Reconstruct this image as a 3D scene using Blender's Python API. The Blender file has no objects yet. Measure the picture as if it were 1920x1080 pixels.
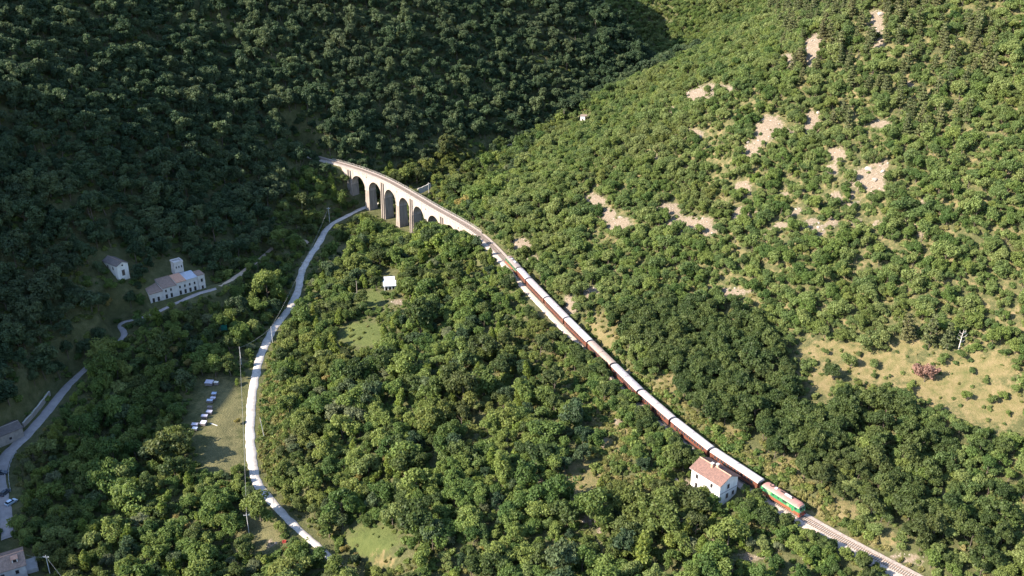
import bpy, bmesh, math, random
import numpy as np
from mathutils import Vector, Matrix

random.seed(7)
rng = np.random.default_rng(7)
scene = bpy.context.scene
COL = scene.collection
R = math.radians

# ------------------------------------------------------------------ camera, sky, sun, exposure
CAM_Z, PITCH, FPX = 183.0, R(25.0), 1900.0          # metres above the rails, downward pitch, focal length for a 1920 px wide frame
cam_d = bpy.data.cameras.new('camera'); cam = bpy.data.objects.new('camera', cam_d); COL.objects.link(cam)
cam.location = (0, 0, CAM_Z); cam.rotation_euler = (R(90) - PITCH, 0, 0)
cam_d.sensor_width = 36.0; cam_d.lens = FPX / 1920 * 36.0; cam_d.clip_start = 1.0; cam_d.clip_end = 9000.0
scene.camera = cam

SUN_EL, SUN_AZ = R(33.0), R(198.0)                   # direction towards the sun, azimuth from +x counter-clockwise
world = bpy.data.worlds.new('World'); scene.world = world; world.use_nodes = True
wn = world.node_tree.nodes; wl = world.node_tree.links; wn.clear()
sky = wn.new('ShaderNodeTexSky'); sky.sky_type = 'NISHITA'; sky.sun_disc = False
sky.ozone_density = 2.5; sky.dust_density = .6; sky.sun_elevation = SUN_EL; sky.sun_rotation = R(90) - SUN_AZ
bg = wn.new('ShaderNodeBackground'); bg.inputs[1].default_value = 0.15
wo = wn.new('ShaderNodeOutputWorld'); wl.new(sky.outputs[0], bg.inputs[0]); wl.new(bg.outputs[0], wo.inputs[0])
sun_d = bpy.data.lights.new('sun', 'SUN'); sun_d.energy = 5.0; sun_d.angle = R(0.5); sun_d.color = (1.0, 0.90, 0.76)
sun = bpy.data.objects.new('sun', sun_d); COL.objects.link(sun)
sdir = Vector((math.cos(SUN_EL) * math.cos(SUN_AZ), math.cos(SUN_EL) * math.sin(SUN_AZ), math.sin(SUN_EL)))
sun.rotation_euler = sdir.to_track_quat('Z', 'Y').to_euler()
vs = scene.view_settings
scene.display_settings.display_device = 'sRGB'
vs.view_transform = 'Standard'; vs.look = 'None'; vs.gamma = 1.0; vs.use_curve_mapping = False
vs.exposure = 1.75
scene.cycles.max_bounces = 5; scene.cycles.diffuse_bounces = 3; scene.cycles.transparent_max_bounces = 4
scene.cycles.use_denoising = True

# ------------------------------------------------------------------ photograph pixel -> place
CP, SP = math.cos(PITCH), math.sin(PITCH)
def ray(px, py):
    u = (px - 960) / FPX; v = -(py - 540) / FPX
    return np.array([u, CP + v * SP, -SP + v * CP])
def P(px, py, z):
    d = ray(px, py); t = (z - CAM_Z) / d[2]
    return np.array([d[0] * t, d[1] * t, z])
def proj(x, y, z):
    dep = y * CP - (z - CAM_Z) * SP; up = y * SP + (z - CAM_Z) * CP
    return 960 + FPX * x / dep, 540 - FPX * up / dep, dep

def spline(pts, step=1.0, smooth=0):
    p = np.asarray(pts, float); q = np.vstack([2 * p[0] - p[1], p, 2 * p[-1] - p[-2]]); out = []
    for i in range(1, len(q) - 2):
        n = max(2, int(np.linalg.norm(q[i + 1] - q[i]) / step))
        t = (np.arange(n) / n)[:, None]
        a, b, c, d = q[i - 1], q[i], q[i + 1], q[i + 2]
        out.append(0.5 * (2 * b + (c - a) * t + (2 * a - 5 * b + 4 * c - d) * t ** 2 + (3 * b - a - 3 * c + d) * t ** 3))
    out = np.vstack(out + [p[-1:]])
    seg = np.r_[0, np.cumsum(np.linalg.norm(np.diff(out, axis=0), axis=1))]
    s = np.arange(0, seg[-1], step)
    out = np.stack([np.interp(s, seg, out[:, k]) for k in range(out.shape[1])], 1)
    for _ in range(smooth):
        m = out.copy(); m[1:-1] = (out[:-2] + 2 * out[1:-1] + out[2:]) / 4; out = m
    return out

# railway centre line, from far (left end of the viaduct) to near (bottom right); z = 0 is the rail head
rail_ctrl = [(-126, 584)] + [tuple(P(a, b, 0.3)[:2]) for a, b in
            [(625.6, 302), (649, 308.3), (685, 320), (727.8, 338), (770.4, 361.6), (813, 387), (877, 423), (915, 452)]]
rail_ctrl += [tuple(P(a, b, 3.9)[:2]) for a, b in
             [(973.7, 500.9), (991.8, 521.1), (1025.9, 555.9), (1064.2, 595.1), (1106.8, 637.2), (1151.2, 680.6), (1202, 730.3),
              (1263.8, 783.6), (1335.1, 839.3), (1428.7, 899.9), (1505.4, 947.8)]]
rail_ctrl += [(93.3, 225.2), (103.0, 214.9), (120, 197), (150, 168)]
RAIL = spline(rail_ctrl, 1.0, 60)
RS = np.r_[0, np.cumsum(np.linalg.norm(np.diff(RAIL, axis=0), axis=1))]
def rail_at(s):
    x = np.interp(s, RS, RAIL[:, 0]); y = np.interp(s, RS, RAIL[:, 1])
    x2 = np.interp(s + .5, RS, RAIL[:, 0]); y2 = np.interp(s + .5, RS, RAIL[:, 1])
    x1 = np.interp(s - .5, RS, RAIL[:, 0]); y1 = np.interp(s - .5, RS, RAIL[:, 1])
    return x, y, math.atan2(y2 - y1, x2 - x1)
def s_near(x, y):
    return RS[np.argmin((RAIL[:, 0] - x) ** 2 + (RAIL[:, 1] - y) ** 2)]

def poly_dist(x, y, line, signed=False):
    """distance of points to a polyline (n,2), nearest index, optional sign (+ = right of travel)"""
    x = np.asarray(x, float); y = np.asarray(y, float); sh = x.shape; x = x.ravel(); y = y.ravel()
    best = np.full(x.shape, 1e18); bi = np.zeros(x.shape, int); sg = np.ones(x.shape)
    for i in range(len(line) - 1):
        ax, ay = line[i][:2]; bx, by = line[i + 1][:2]; dx, dy = bx - ax, by - ay; L = dx * dx + dy * dy + 1e-9
        t = np.clip(((x - ax) * dx + (y - ay) * dy) / L, 0, 1)
        d = (x - ax - t * dx) ** 2 + (y - ay - t * dy) ** 2
        m = d < best
        best = np.where(m, d, best); bi = np.where(m, i, bi)
        if signed: sg = np.where(m, np.sign((x - ax) * dy - (y - ay) * dx), sg)
    r = np.sqrt(best)
    if signed: r = r * sg
    return r.reshape(sh), bi.reshape(sh)

# ------------------------------------------------------------------ roads as pixel lists with heights
def road_line(lst, smooth=8):
    return spline([P(a, b, z) for a, b, z in lst], 1.5, smooth)
ROAD = road_line([(795, 353, -19), (745, 372, -20.5), (686, 388, -21.5), (650, 405, -21.8), (617, 424, -22), (598, 455, -22.6), (578, 485, -23), (565, 512, -23.5),
                  (558, 547, -24), (541, 580, -24.6), (512, 618, -25.3), (491, 660, -25.8), (477, 712, -26.4), (471, 760, -26.8), (469, 810, -27.2),
                  (472, 860, -27.6), (482, 905, -28), (497, 926, -28), (515, 945, -28), (536, 968, -28), (563, 995, -28), (592, 1020, -28), (640, 1062, -28), (690, 1100, -28)])
BACKROAD = road_line([(795, 353, -19), (860, 318, -17), (960, 270, -13), (1060, 236, -9), (1094, 224, -6), (1125, 214, -4), (1170, 195, 0)])
LANE = road_line([(405, 541, -12), (375, 549, -12.3), (335, 566, -13), (280, 592, -15), (222, 607, -17.5), (235, 628, -18), (195, 662, -20), (148, 703, -22), (115, 737, -23), (85, 776, -24),
                  (45, 820, -25), (12, 852, -25.6), (-2, 890, -26), (2, 930, -26.4), (8, 965, -26.6), (20, 1010, -27)], 5)
TRACK = road_line([(405, 541, -12), (440, 520, -13), (489, 484, -16), (521, 458, -18.5), (560, 448, -21), (592, 460, -22.6)], 5)
HALF = {'road': 2.6, 'back': 2.2, 'lane': 2.7, 'track': 1.3}

# ------------------------------------------------------------------ terrain height
fl = [(900, 900, -12), (1000, 700, -7), (850, 500, -11), (1100, 980, -10), (1300, 1040, -6), (680, 625, -17), (720, 1020, -21), (733, 540, -15),
      (620, 800, -20), (250, 850, -29), (330, 960, -29.5), (120, 960, -28.5), (400, 790, -26.6), (420, 900, -28), (430, 820, -27.1), (440, 870, -27.6), (400, 850, -27.3), (440, 770, -26.8), (370, 830, -27), (380, 900, -28.2), (780, 440, -21), (830, 440, -15),
      (800, 800, -15), (1100, 850, -7), (900, 1070, -15), (1150, 1075, -11), (330, 560, -12.5), (235, 525, -4), (20, 1050, -27), (450, 560, -22), (620, 560, -20), (700, 480, -20)]
fpts = [P(*a) for a in fl] + [r for L in (ROAD, LANE) for r in L[::12]]
for s in np.arange(0, RS[-1], 18):
    x, y, a = rail_at(s)
    if y < 463: fpts.append(np.array([x, y, -.7]))
fpts += [np.array(q, float) for q in [(36, 680, -12), (110, 800, 0), (-60, 600, -19), (0, 600, -18), (-80, 560, -21), (-60, 520, -22), (-95, 540, -22), (-40, 560, -22),
                                      (-45, 490, -20), (40, 180, -18), (-150, 190, -30), (-250, 250, -30), (-40, 170, -22)]]
fpts = np.array(fpts)
def _tps(r2): return np.where(r2 > 0, r2 * np.log(np.maximum(r2, 1e-9)) * .5, 0)
def _fit(p):
    n = len(p); d2 = ((p[:, None, :2] - p[None, :, :2]) ** 2).sum(2) / 1e4
    A = np.zeros((n + 3, n + 3)); A[:n, :n] = _tps(d2) + np.eye(n) * .02
    A[:n, n] = 1; A[:n, n + 1:] = p[:, :2] / 100; A[n, :n] = 1; A[n + 1:, :n] = p[:, :2].T / 100
    return np.linalg.solve(A, np.r_[p[:, 2], 0, 0, 0])
W_ = _fit(fpts)
def floor_z(x, y):
    z = W_[-3] + W_[-2] * x / 100 + W_[-1] * y / 100
    for w, q in zip(W_, fpts):
        z = z + w * _tps(((x - q[0]) ** 2 + (y - q[1]) ** 2) / 1e4)
    return np.clip(z, -31, 4)
def smax(a, b, k=5.): return np.logaddexp(a / k, b / k) * k
def smin(a, b, k=5.): return -smax(-a, -b, k)
def sstep(a, b, t): t = np.clip((t - a) / (b - a), 0, 1); return t * t * (3 - 2 * t)
# value noise for the relief
_tab = rng.random((256, 256))
def vnoise(x, y, s):
    x = x / s; y = y / s; xi = np.floor(x).astype(int); yi = np.floor(y).astype(int); fx = x - xi; fy = y - yi
    fx = fx * fx * (3 - 2 * fx); fy = fy * fy * (3 - 2 * fy)
    g = lambda i, j: _tab[i % 256, j % 256]
    return (g(xi, yi) * (1 - fx) + g(xi + 1, yi) * fx) * (1 - fy) + (g(xi, yi + 1) * (1 - fx) + g(xi + 1, yi + 1) * fx) * fy - .5
# foot of the right-hand hill: along the railway, then behind the nose of the hill
near_i = [i for i in range(len(RAIL)) if RAIL[i, 1] < 462]
HILLFOOT = np.vstack([[(150, 950), (118, 820), (44, 690), (4, 560)], RAIL[near_i][::6], [RAIL[-1] + (RAIL[-1] - RAIL[-30]) * 20]])
def height(x, y):
    x = np.asarray(x, float); y = np.asarray(y, float)
    f = floor_z(np.clip(x, -260, 200), np.clip(y, 150, 850))
    n1 = vnoise(x, y, 70) * 9 + vnoise(x + 31, y, 28) * 4.5 + vnoise(x, y + 77, 11) * 1.3
    zC = -400 - .5 * x + .6 * y
    zS = zC - 1.3 * (.63 * (x - 108) + .78 * (y - 779))
    zC = smin(smin(zC, zS, 6), 150 + 0 * x, 20)
    zL = -222 - .66 * x + .256 * y
    zL = zL + .7 * 12 * np.logaddexp(0, -(x + 235) / 12) * (1 - sstep(405, 465, y))  # out-of-view left slope, steepened so its shadow falls across the valley
    zL = smin(zL, np.interp(y, [100, 240, 320, 350, 372, 400, 450, 800], [120, 120, 119, 119, 130, 148, 150, 150]), 8)  # crest heights shaped to set where that shadow ends near the road
    d, _ = poly_dist(x, y, HILLFOOT, True)
    d = -d - 5.5
    k1 = .16 + .34 * sstep(300, 470, y); 
    zR = -.6 + np.where(d < 0, .6 * d, k1 * d) + (.62 - k1) * 14 * np.logaddexp(0, (d - 42) / 14)
    zR = smin(zR, 190 + 0 * x, 15)
    zB = 16 + .5 * (x - 137) + .3 * (y - 916)
    w = sstep(0, 25, np.maximum(np.maximum(zC - f, zL - f), zR - f))
    z = smax(smax(smax(smax(f, zC, 4), zL, 4), zR, 2.5), zB, 6)
    z = z + n1 * (0.12 + .88 * w)
    return z
def axis(lo, hi, step, out_lo, out_hi):
    core = np.arange(lo, hi + .01, step); a = []; s = step; v = lo
    while v > out_lo: s *= 1.35; v -= s; a.append(v)
    b = []; s = step; v = hi
    while v < out_hi: s *= 1.35; v += s; b.append(v)
    return np.r_[np.array(a[::-1]), core, np.array(b)]
GX = axis(-330, 330, 2.0, -2600, 2600); GY = axis(150, 1000, 2.0, -1500, 5000)
X, Y = np.meshgrid(GX, GY); Z = height(X, Y)
# level the ground along the railway and the roads
def bench(line, zs, half, fall, mask=None):
    global Z
    sub = (X > line[:, 0].min() - 40) & (X < line[:, 0].max() + 40) & (Y > line[:, 1].min() - 40) & (Y < line[:, 1].max() + 40)
    d, i = poly_dist(X[sub], Y[sub], line)
    zt = zs[i] if hasattr(zs, '__len__') else zs
    w = 1 - sstep(half, half + fall, d)
    if mask is not None: w = w * mask(X[sub], Y[sub])
    Z[sub] = Z[sub] * (1 - w) + zt * w
VI0, VI1 = s_near(*P(636, 304, 0)[:2]), s_near(*P(893, 434, 0)[:2])
bench(TRACK, TRACK[:, 2] - .15, 2.0, 4)
bench(LANE, LANE[:, 2] - .15, 4.0, 5)
bench(BACKROAD, BACKROAD[:, 2] - .15, 3.2, 6)
bench(ROAD, ROAD[:, 2] - .15, 4.2, 7)
iv0, iv1 = int(VI0), int(VI1)
bench(RAIL[:iv0 + 3], -.75, 3.6, 9); bench(RAIL[iv1 - 2:], -.75, 3.8, 5)
def ground(x, y):
    x = np.asarray(x, float); y = np.asarray(y, float)
    i = np.clip(np.searchsorted(GX, x) - 1, 0, len(GX) - 2); j = np.clip(np.searchsorted(GY, y) - 1, 0, len(GY) - 2)
    fx = (x - GX[i]) / (GX[i + 1] - GX[i]); fy = (y - GY[j]) / (GY[j + 1] - GY[j])
    return (Z[j, i] * (1 - fx) + Z[j, i + 1] * fx) * (1 - fy) + (Z[j + 1, i] * (1 - fx) + Z[j + 1, i + 1] * fx) * fy
_T = np.linspace(150, 1150, 1400)
def hit(px, py):
    """first point of the ground on the line of sight through a photograph pixel"""
    d = ray(px, py); g = ground(d[0] * _T, d[1] * _T); b = CAM_Z + d[2] * _T < g
    k = int(np.argmax(b)) if b.any() else len(_T) - 1
    t0, t1 = _T[max(k - 1, 0)], _T[k]
    for _ in range(12):
        m = (t0 + t1) / 2
        if CAM_Z + d[2] * m < float(ground(d[0] * m, d[1] * m)): t1 = m
        else: t0 = m
    return np.array([d[0] * t1, d[1] * t1, CAM_Z + d[2] * t1])

# ------------------------------------------------------------------ materials
MATS = {}
def node_mat(name):
    m = bpy.data.materials.new(name); m.use_nodes = True; n = m.node_tree.nodes; n.clear()
    o = n.new('ShaderNodeOutputMaterial'); b = n.new('ShaderNodeBsdfPrincipled')
    b.inputs['Specular IOR Level'].default_value = .25
    m.node_tree.links.new(b.outputs[0], o.inputs[0]); MATS[name] = m
    return m, n, m.node_tree.links, b, o
def ramp(n, stops):
    r = n.new('ShaderNodeValToRGB'); e = r.color_ramp.elements
    while len(e) > len(stops): e.remove(e[-1])
    while len(e) < len(stops): e.new(.5)
    for k, (p, c) in enumerate(stops): e[k].position = p; e[k].color = (*c, 1)
    return r
def noise(n, l, scale, detail=4, rough=.6, coord='Object', vec=None):
    t = n.new('ShaderNodeTexNoise'); t.inputs['Scale'].default_value = scale; t.inputs['Detail'].default_value = detail; t.inputs['Roughness'].default_value = rough
    if vec is None:
        c = n.new('ShaderNodeTexCoord'); l.new(c.outputs[coord], t.inputs['Vector'])
    else: l.new(vec, t.inputs['Vector'])
    return t
def simple(name, c1, c2=None, scale=1.5, rough=.8, metal=0, bump=0.0, detail=5, coord='Object', spec=.25, streak=0):
    m, n, l, b, o = node_mat(name)
    c2 = c2 or tuple(v * .7 for v in c1)
    if streak:
        tc = n.new('ShaderNodeTexCoord'); mp = n.new('ShaderNodeMapping'); mp.inputs['Scale'].default_value = (1, 1, streak); l.new(tc.outputs[coord], mp.inputs[0]); t = noise(n, l, scale, detail, .65, vec=mp.outputs[0])
    else: t = noise(n, l, scale, detail, .65, coord)
    r = ramp(n, [(.3, c2), (.7, c1)]); l.new(t.outputs[0], r.inputs[0]); l.new(r.outputs[0], b.inputs['Base Color'])
    b.inputs['Roughness'].default_value = rough; b.inputs['Metallic'].default_value = metal; b.inputs['Specular IOR Level'].default_value = spec
    if bump:
        k = n.new('ShaderNodeBump'); k.inputs['Strength'].default_value = bump; k.inputs['Distance'].default_value = .1
        t2 = noise(n, l, scale * 4, 4, .6, coord); l.new(t2.outputs[0], k.inputs['Height']); l.new(k.outputs[0], b.inputs['Normal'])
    return m
def mathn(n, l, op, a, b_=None, clamp=False):
    k = n.new('ShaderNodeMath'); k.operation = op; k.use_clamp = clamp
    for i, v in enumerate((a, b_)):
        if v is None: continue
        if isinstance(v, (int, float)): k.inputs[i].default_value = v
        else: l.new(v, k.inputs[i])
    return k.outputs[0]
def mix(n, l, fac, a, b_):
    k = n.new('ShaderNodeMix'); k.data_type = 'RGBA'
    for s, v in ((k.inputs[0], fac), (k.inputs[6], a), (k.inputs[7], b_)):
        if isinstance(v, (int, float)): s.default_value = v
        elif isinstance(v, tuple): s.default_value = (*v, 1)
        else: l.new(v, s)
    return k.outputs[2]

def leaf_material(name, dark, mid, light, hue_patch=(.15, .145, .04), trans=.44):
    m, n, l, b, o = node_mat(name)
    oi = n.new('ShaderNodeObjectInfo')
    r = ramp(n, [(0, dark), (.55, mid), (1, light)]); l.new(oi.outputs['Random'], r.inputs[0])
    t = noise(n, l, .022, 3, .6, vec=oi.outputs['Location'])
    f = ramp(n, [(.50, (0, 0, 0)), (.68, (1, 1, 1))]); l.new(t.outputs[0], f.inputs[0])
    f2 = mathn(n, l, 'MULTIPLY', f.outputs[0], .6)
    c = mix(n, l, f2, r.outputs[0], hue_patch)
    at = n.new('ShaderNodeAttribute'); at.attribute_name = 'tone'
    hsv = n.new('ShaderNodeHueSaturation'); l.new(c, hsv.inputs['Color']); l.new(at.outputs['Fac'], hsv.inputs['Value'])
    l.new(hsv.outputs[0], b.inputs['Base Color']); b.inputs['Roughness'].default_value = .55; b.inputs['Specular IOR Level'].default_value = .2
    tr = n.new('ShaderNodeBsdfTranslucent'); 
    hs2 = n.new('ShaderNodeHueSaturation'); hs2.inputs['Value'].default_value = 1.15; hs2.inputs['Hue'].default_value = .485; l.new(hsv.outputs[0], hs2.inputs['Color']); l.new(hs2.outputs[0], tr.inputs['Color'])
    ms = n.new('ShaderNodeMixShader'); ms.inputs[0].default_value = trans; l.new(b.outputs[0], ms.inputs[1]); l.new(tr.outputs[0], ms.inputs[2]); l.new(ms.outputs[0], o.inputs[0])
    return m
leaf_material('leaf_green', (0.060, .106, .028), (0.115, .168, .040), (0.177, .216, .055))
leaf_material('leaf_hill', (0.078, .120, .038), (0.132, .178, .050), (0.187, .220, .070), (0.173, .19, .068))
leaf_material('leaf_dark', (.044, .070, .022), (.066, .094, .027), (.090, .116, .033), (.092, .098, .035))
leaf_material('leaf_wood', (0.035, .062, .029), (0.058, .092, .040), (0.095, .125, .054), (0.073, .092, .045))  # darkened leaf colour that holds the shade of the left and far hills
leaf_material('leaf_pine', (.060, .072, .028), (.082, .094, .034), (.105, .108, .042), (.09, .07, .03), .12)
leaf_material('leaf_yellow', (.19, .17, .045), (.24, .20, .06), (.28, .23, .08), (.2, .16, .06))
leaf_material('leaf_lime', (.12, .17, .03), (.14, .19, .035), (.17, .21, .04), (.16, .17, .04))
leaf_material('leaf_brown', (.22, .125, .09), (.26, .15, .11), (.30, .18, .135), (.22, .13, .09))
leaf_material('leaf_willow', (.13, .15, .075), (.15, .17, .085), (.17, .19, .10), (.14, .15, .07))
leaf_material('leaf_weed', (.10, .12, .03), (.16, .16, .05), (.24, .21, .085), (.22, .18, .07))
simple('bark', (.13, .10, .075), (.06, .05, .04), 3, .9)
simple('deadwood', (.62, .56, .50), (.42, .38, .33), 3, .9)
simple('ballast', (.47, .385, .32), (.22, .175, .145), 2.2, .95, bump=.5, coord='Object', detail=8)
simple('steel', (.30, .22, .17), (.20, .14, .10), 3, .5, .3)
simple('sleeper', (.16, .13, .11), (.09, .075, .06), 2, .9)
simple('stone', (.43, .36, .315), (.22, .18, .155), .8, .9, bump=.3, detail=9, streak=.3)
simple('stone_pier', (.29, .245, .21), (.14, .118, .10), .9, .9, bump=.3, detail=9, streak=.18)
simple('stone_grey', (.34, .29, .25), (.20, .17, .145), .9, .9, bump=.5, detail=8)
simple('rock', (.38, .33, .28), (.22, .185, .15), .8, .9, bump=.6, detail=8)
simple('plaster_white', (.70, .67, .635), (.50, .47, .44), .7, .85, detail=9, streak=.4)
simple('plaster_grey', (.50, .46, .43), (.33, .30, .28), .6, .9, detail=8)
simple('plaster_dim', (.50, .47, .445), (.34, .31, .295), .6, .9, detail=8)
simple('trim_grey', (.30, .27, .27), (.22, .2, .2), 1, .9)
simple('dark_opening', (.025, .022, .022), (.015, .013, .013), 1, .5)
simple('shutter', (.10, .075, .06), (.06, .045, .04), 2, .7)
simple('glass', (.03, .04, .05), (.02, .025, .03), 1, .12, spec=.6)
simple('tile', (.215, .120, .092), (.105, .066, .056), 1.6, .9, detail=8)
simple('tile_pale', (.50, .30, .21), (.33, .17, .115), 1.4, .9, detail=8)
simple('tile_old', (.27, .19, .15), (.15, .105, .085), 1.3, .9, detail=8)
simple('tile_dark', (.15, .125, .115), (.09, .075, .07), 1.2, .9, detail=8)
simple('metal_sheet', (.46, .48, .52), (.33, .34, .38), .8, .45, .4)
simple('metal_pale', (.60, .60, .62), (.48, .48, .50), .8, .45, .2)
simple('coach_brown', (.15, .055, .035), (.095, .038, .026), .8, .45)
simple('coach_dark_brown', (.13, .05, .032), (.09, .035, .024), .8, .5)  # darker brown of doors, window frames, waist rails and the van
simple('roof_pink', (.40, .35, .33), (.30, .255, .24), .5, .55, detail=7)
simple('roof_white', (.46, .42, .40), (.36, .32, .305), .5, .55, detail=7)
simple('roof_tan', (.31, .235, .19), (.22, .165, .14), .5, .6, detail=7)
simple('roof_grey', (.36, .33, .33), (.22, .20, .20), .35, .6, detail=7)
simple('roof_dirty', (.42, .38, .38), (.17, .155, .16), .22, .6, detail=3)
simple('loco_green', (.035, .185, .07), (.028, .14, .055), .8, .4)
simple('loco_dull', (.05, .12, .06), (.035, .085, .045), .8, .6)
simple('loco_pale_green', (.19, .30, .15), (.15, .24, .12), .8, .4)
simple('loco_brown', (.24, .085, .042), (.15, .055, .03), .9, .5)
simple('loco_roof', (.33, .17, .14), (.24, .12, .10), .7, .6, detail=7)
simple('loco_cream', (.46, .42, .27), (.36, .33, .20), .8, .5)  # cream gutter band paints in the roof-edge highlight; handrails share it
simple('underframe', (.035, .03, .028), (.02, .018, .017), 2, .8)
simple('tailloco_roof', (.24, .20, .18), (.16, .13, .12), .7, .6)
simple('concrete', (.45, .41, .365), (.32, .29, .255), .5, .9, bump=.2, detail=7)
simple('pole_grey', (.52, .50, .47), (.40, .38, .36), 1, .8)
simple('pole_wood', (.36, .31, .26), (.26, .22, .18), 1, .9)
simple('wire', (.30, .30, .30), (.25, .25, .25), 1, .6)
simple('car_silver', (.50, .58, .66), (.48, .56, .64), 1, .25, .3, spec=.5)
simple('car_dark', (.05, .06, .08), (.045, .055, .07), 1, .25, .2, spec=.5)
simple('car_white', (.75, .74, .72), (.72, .71, .70), 1, .3, spec=.5)
simple('rubber', (.02, .02, .02), (.015, .015, .015), 1, .9)
simple('hutch_wood', (.22, .18, .17), (.14, .115, .11), 1.5, .9)
simple('hutch_blue', (.34, .40, .50), (.26, .31, .40), 1.5, .6)
simple('hutch_grey', (.46, .44, .50), (.36, .34, .40), 1.5, .7)
simple('hutch_cream', (.62, .58, .50), (.50, .46, .40), 1.5, .7)
simple('net_green', (.03, .20, .14), (.02, .15, .10), 1.5, .8)
simple('red_paint', (.50, .09, .07), (.38, .06, .05), 1, .6)
simple('road_white', (.52, .465, .415), (.30, .265, .235), .5, .92, bump=.2, detail=10)
simple('road_grey', (.31, .275, .26), (.21, .185, .175), .45, .92, bump=.2, detail=10)
simple('path_soil', (.42, .33, .24), (.28, .21, .15), .5, .95, bump=.3, detail=8)

# ------------------------------------------------------------------ mesh helpers
class MB:
    def __init__(s): s.v = []; s.f = []; s.mi = []
    def add(s, v, f, mi=0):
        o = len(s.v); s.v += [tuple(map(float, q)) for q in v]; s.f += [tuple(i + o for i in q) for q in f]; s.mi += [mi] * len(f); return s
    def box(s, x0, x1, y0, y1, z0, z1, mi=0, taper=0, M=None):
        v = [(x0, y0, z0), (x1, y0, z0), (x1, y1, z0), (x0, y1, z0), (x0 + taper, y0 + taper, z1), (x1 - taper, y0 + taper, z1), (x1 - taper, y1 - taper, z1), (x0 + taper, y1 - taper, z1)]
        if M is not None: v = [M @ Vector(q) for q in v]
        return s.add(v, [(3, 2, 1, 0), (4, 5, 6, 7), (0, 1, 5, 4), (1, 2, 6, 5), (2, 3, 7, 6), (3, 0, 4, 7)], mi)
    def tube(s, a, b, r0, r1=None, n=6, mi=0, caps=True):
        r1 = r0 if r1 is None else r1; a = Vector(a); b = Vector(b); d = (b - a).normalized(); u = d.orthogonal().normalized(); w = d.cross(u)
        v = [a + (u * math.cos(2 * math.pi * k / n) + w * math.sin(2 * math.pi * k / n)) * r0 for k in range(n)] + [b + (u * math.cos(2 * math.pi * k / n) + w * math.sin(2 * math.pi * k / n)) * r1 for k in range(n)]
        f = [(k, (k + 1) % n, (k + 1) % n + n, k + n) for k in range(n)]
        if caps: f += [tuple(range(n - 1, -1, -1)), tuple(range(n, 2 * n))]
        return s.add(v, f, mi)
    def loft(s, rings, closed=True, caps=True, mi=0):
        n = len(rings[0]); v = [q for r in rings for q in r]; f = []
        for i in range(len(rings) - 1):
            for k in range(n if closed else n - 1):
                f.append((i * n + k, i * n + (k + 1) % n, (i + 1) * n + (k + 1) % n, (i + 1) * n + k))
        if caps and closed: f += [tuple(range(n - 1, -1, -1)), tuple((len(rings) - 1) * n + k for k in range(n))]
        return s.add(v, f, mi)
    def mesh(s, name, *mats, smooth=False):
        m = bpy.data.meshes.new(name); m.from_pydata(s.v, [], s.f); 
        for k in mats: m.materials.append(MATS[k])
        if len(mats) > 1: m.polygons.foreach_set('material_index', s.mi)
        if smooth: m.polygons.foreach_set('use_smooth', [True] * len(m.polygons))
        m.update(); return m
    def build(s, name, mat, parent=None, smooth=False):
        return link(name, s.mesh(name, *([mat] if isinstance(mat, str) else mat), smooth=smooth), parent)
def link(name, data, parent=None, loc=None, rot=None, sc=None):
    o = bpy.data.objects.new(name, data); COL.objects.link(o)
    if parent is not None: o.parent = parent
    if loc is not None: o.location = loc
    if rot is not None: o.rotation_euler = rot
    if sc is not None: o.scale = sc
    return o
def tag(o, label, cat, group=None):
    o['label'] = label; o['category'] = cat
    if group: o['group'] = group
    return o
def thing(name, label, cat, loc, rz=0, group=None, sc=None):
    return tag(link(name, None, None, tuple(float(v) for v in loc), (0, 0, rz), sc), label, cat, group)
def struct(o): o['kind'] = 'structure'; return o

# ------------------------------------------------------------------ ground sheet
def in_poly(px, py, poly):
    px = np.asarray(px); py = np.asarray(py); r = np.zeros(px.shape, bool); n = len(poly)
    for i in range(n):
        x1, y1 = poly[i]; x2, y2 = poly[(i + 1) % n]
        c = ((y1 > py) != (y2 > py)) & (px < (x2 - x1) * (py - y1) / ((y2 - y1) or 1e-9) + x1)
        r ^= c
    return r
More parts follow.
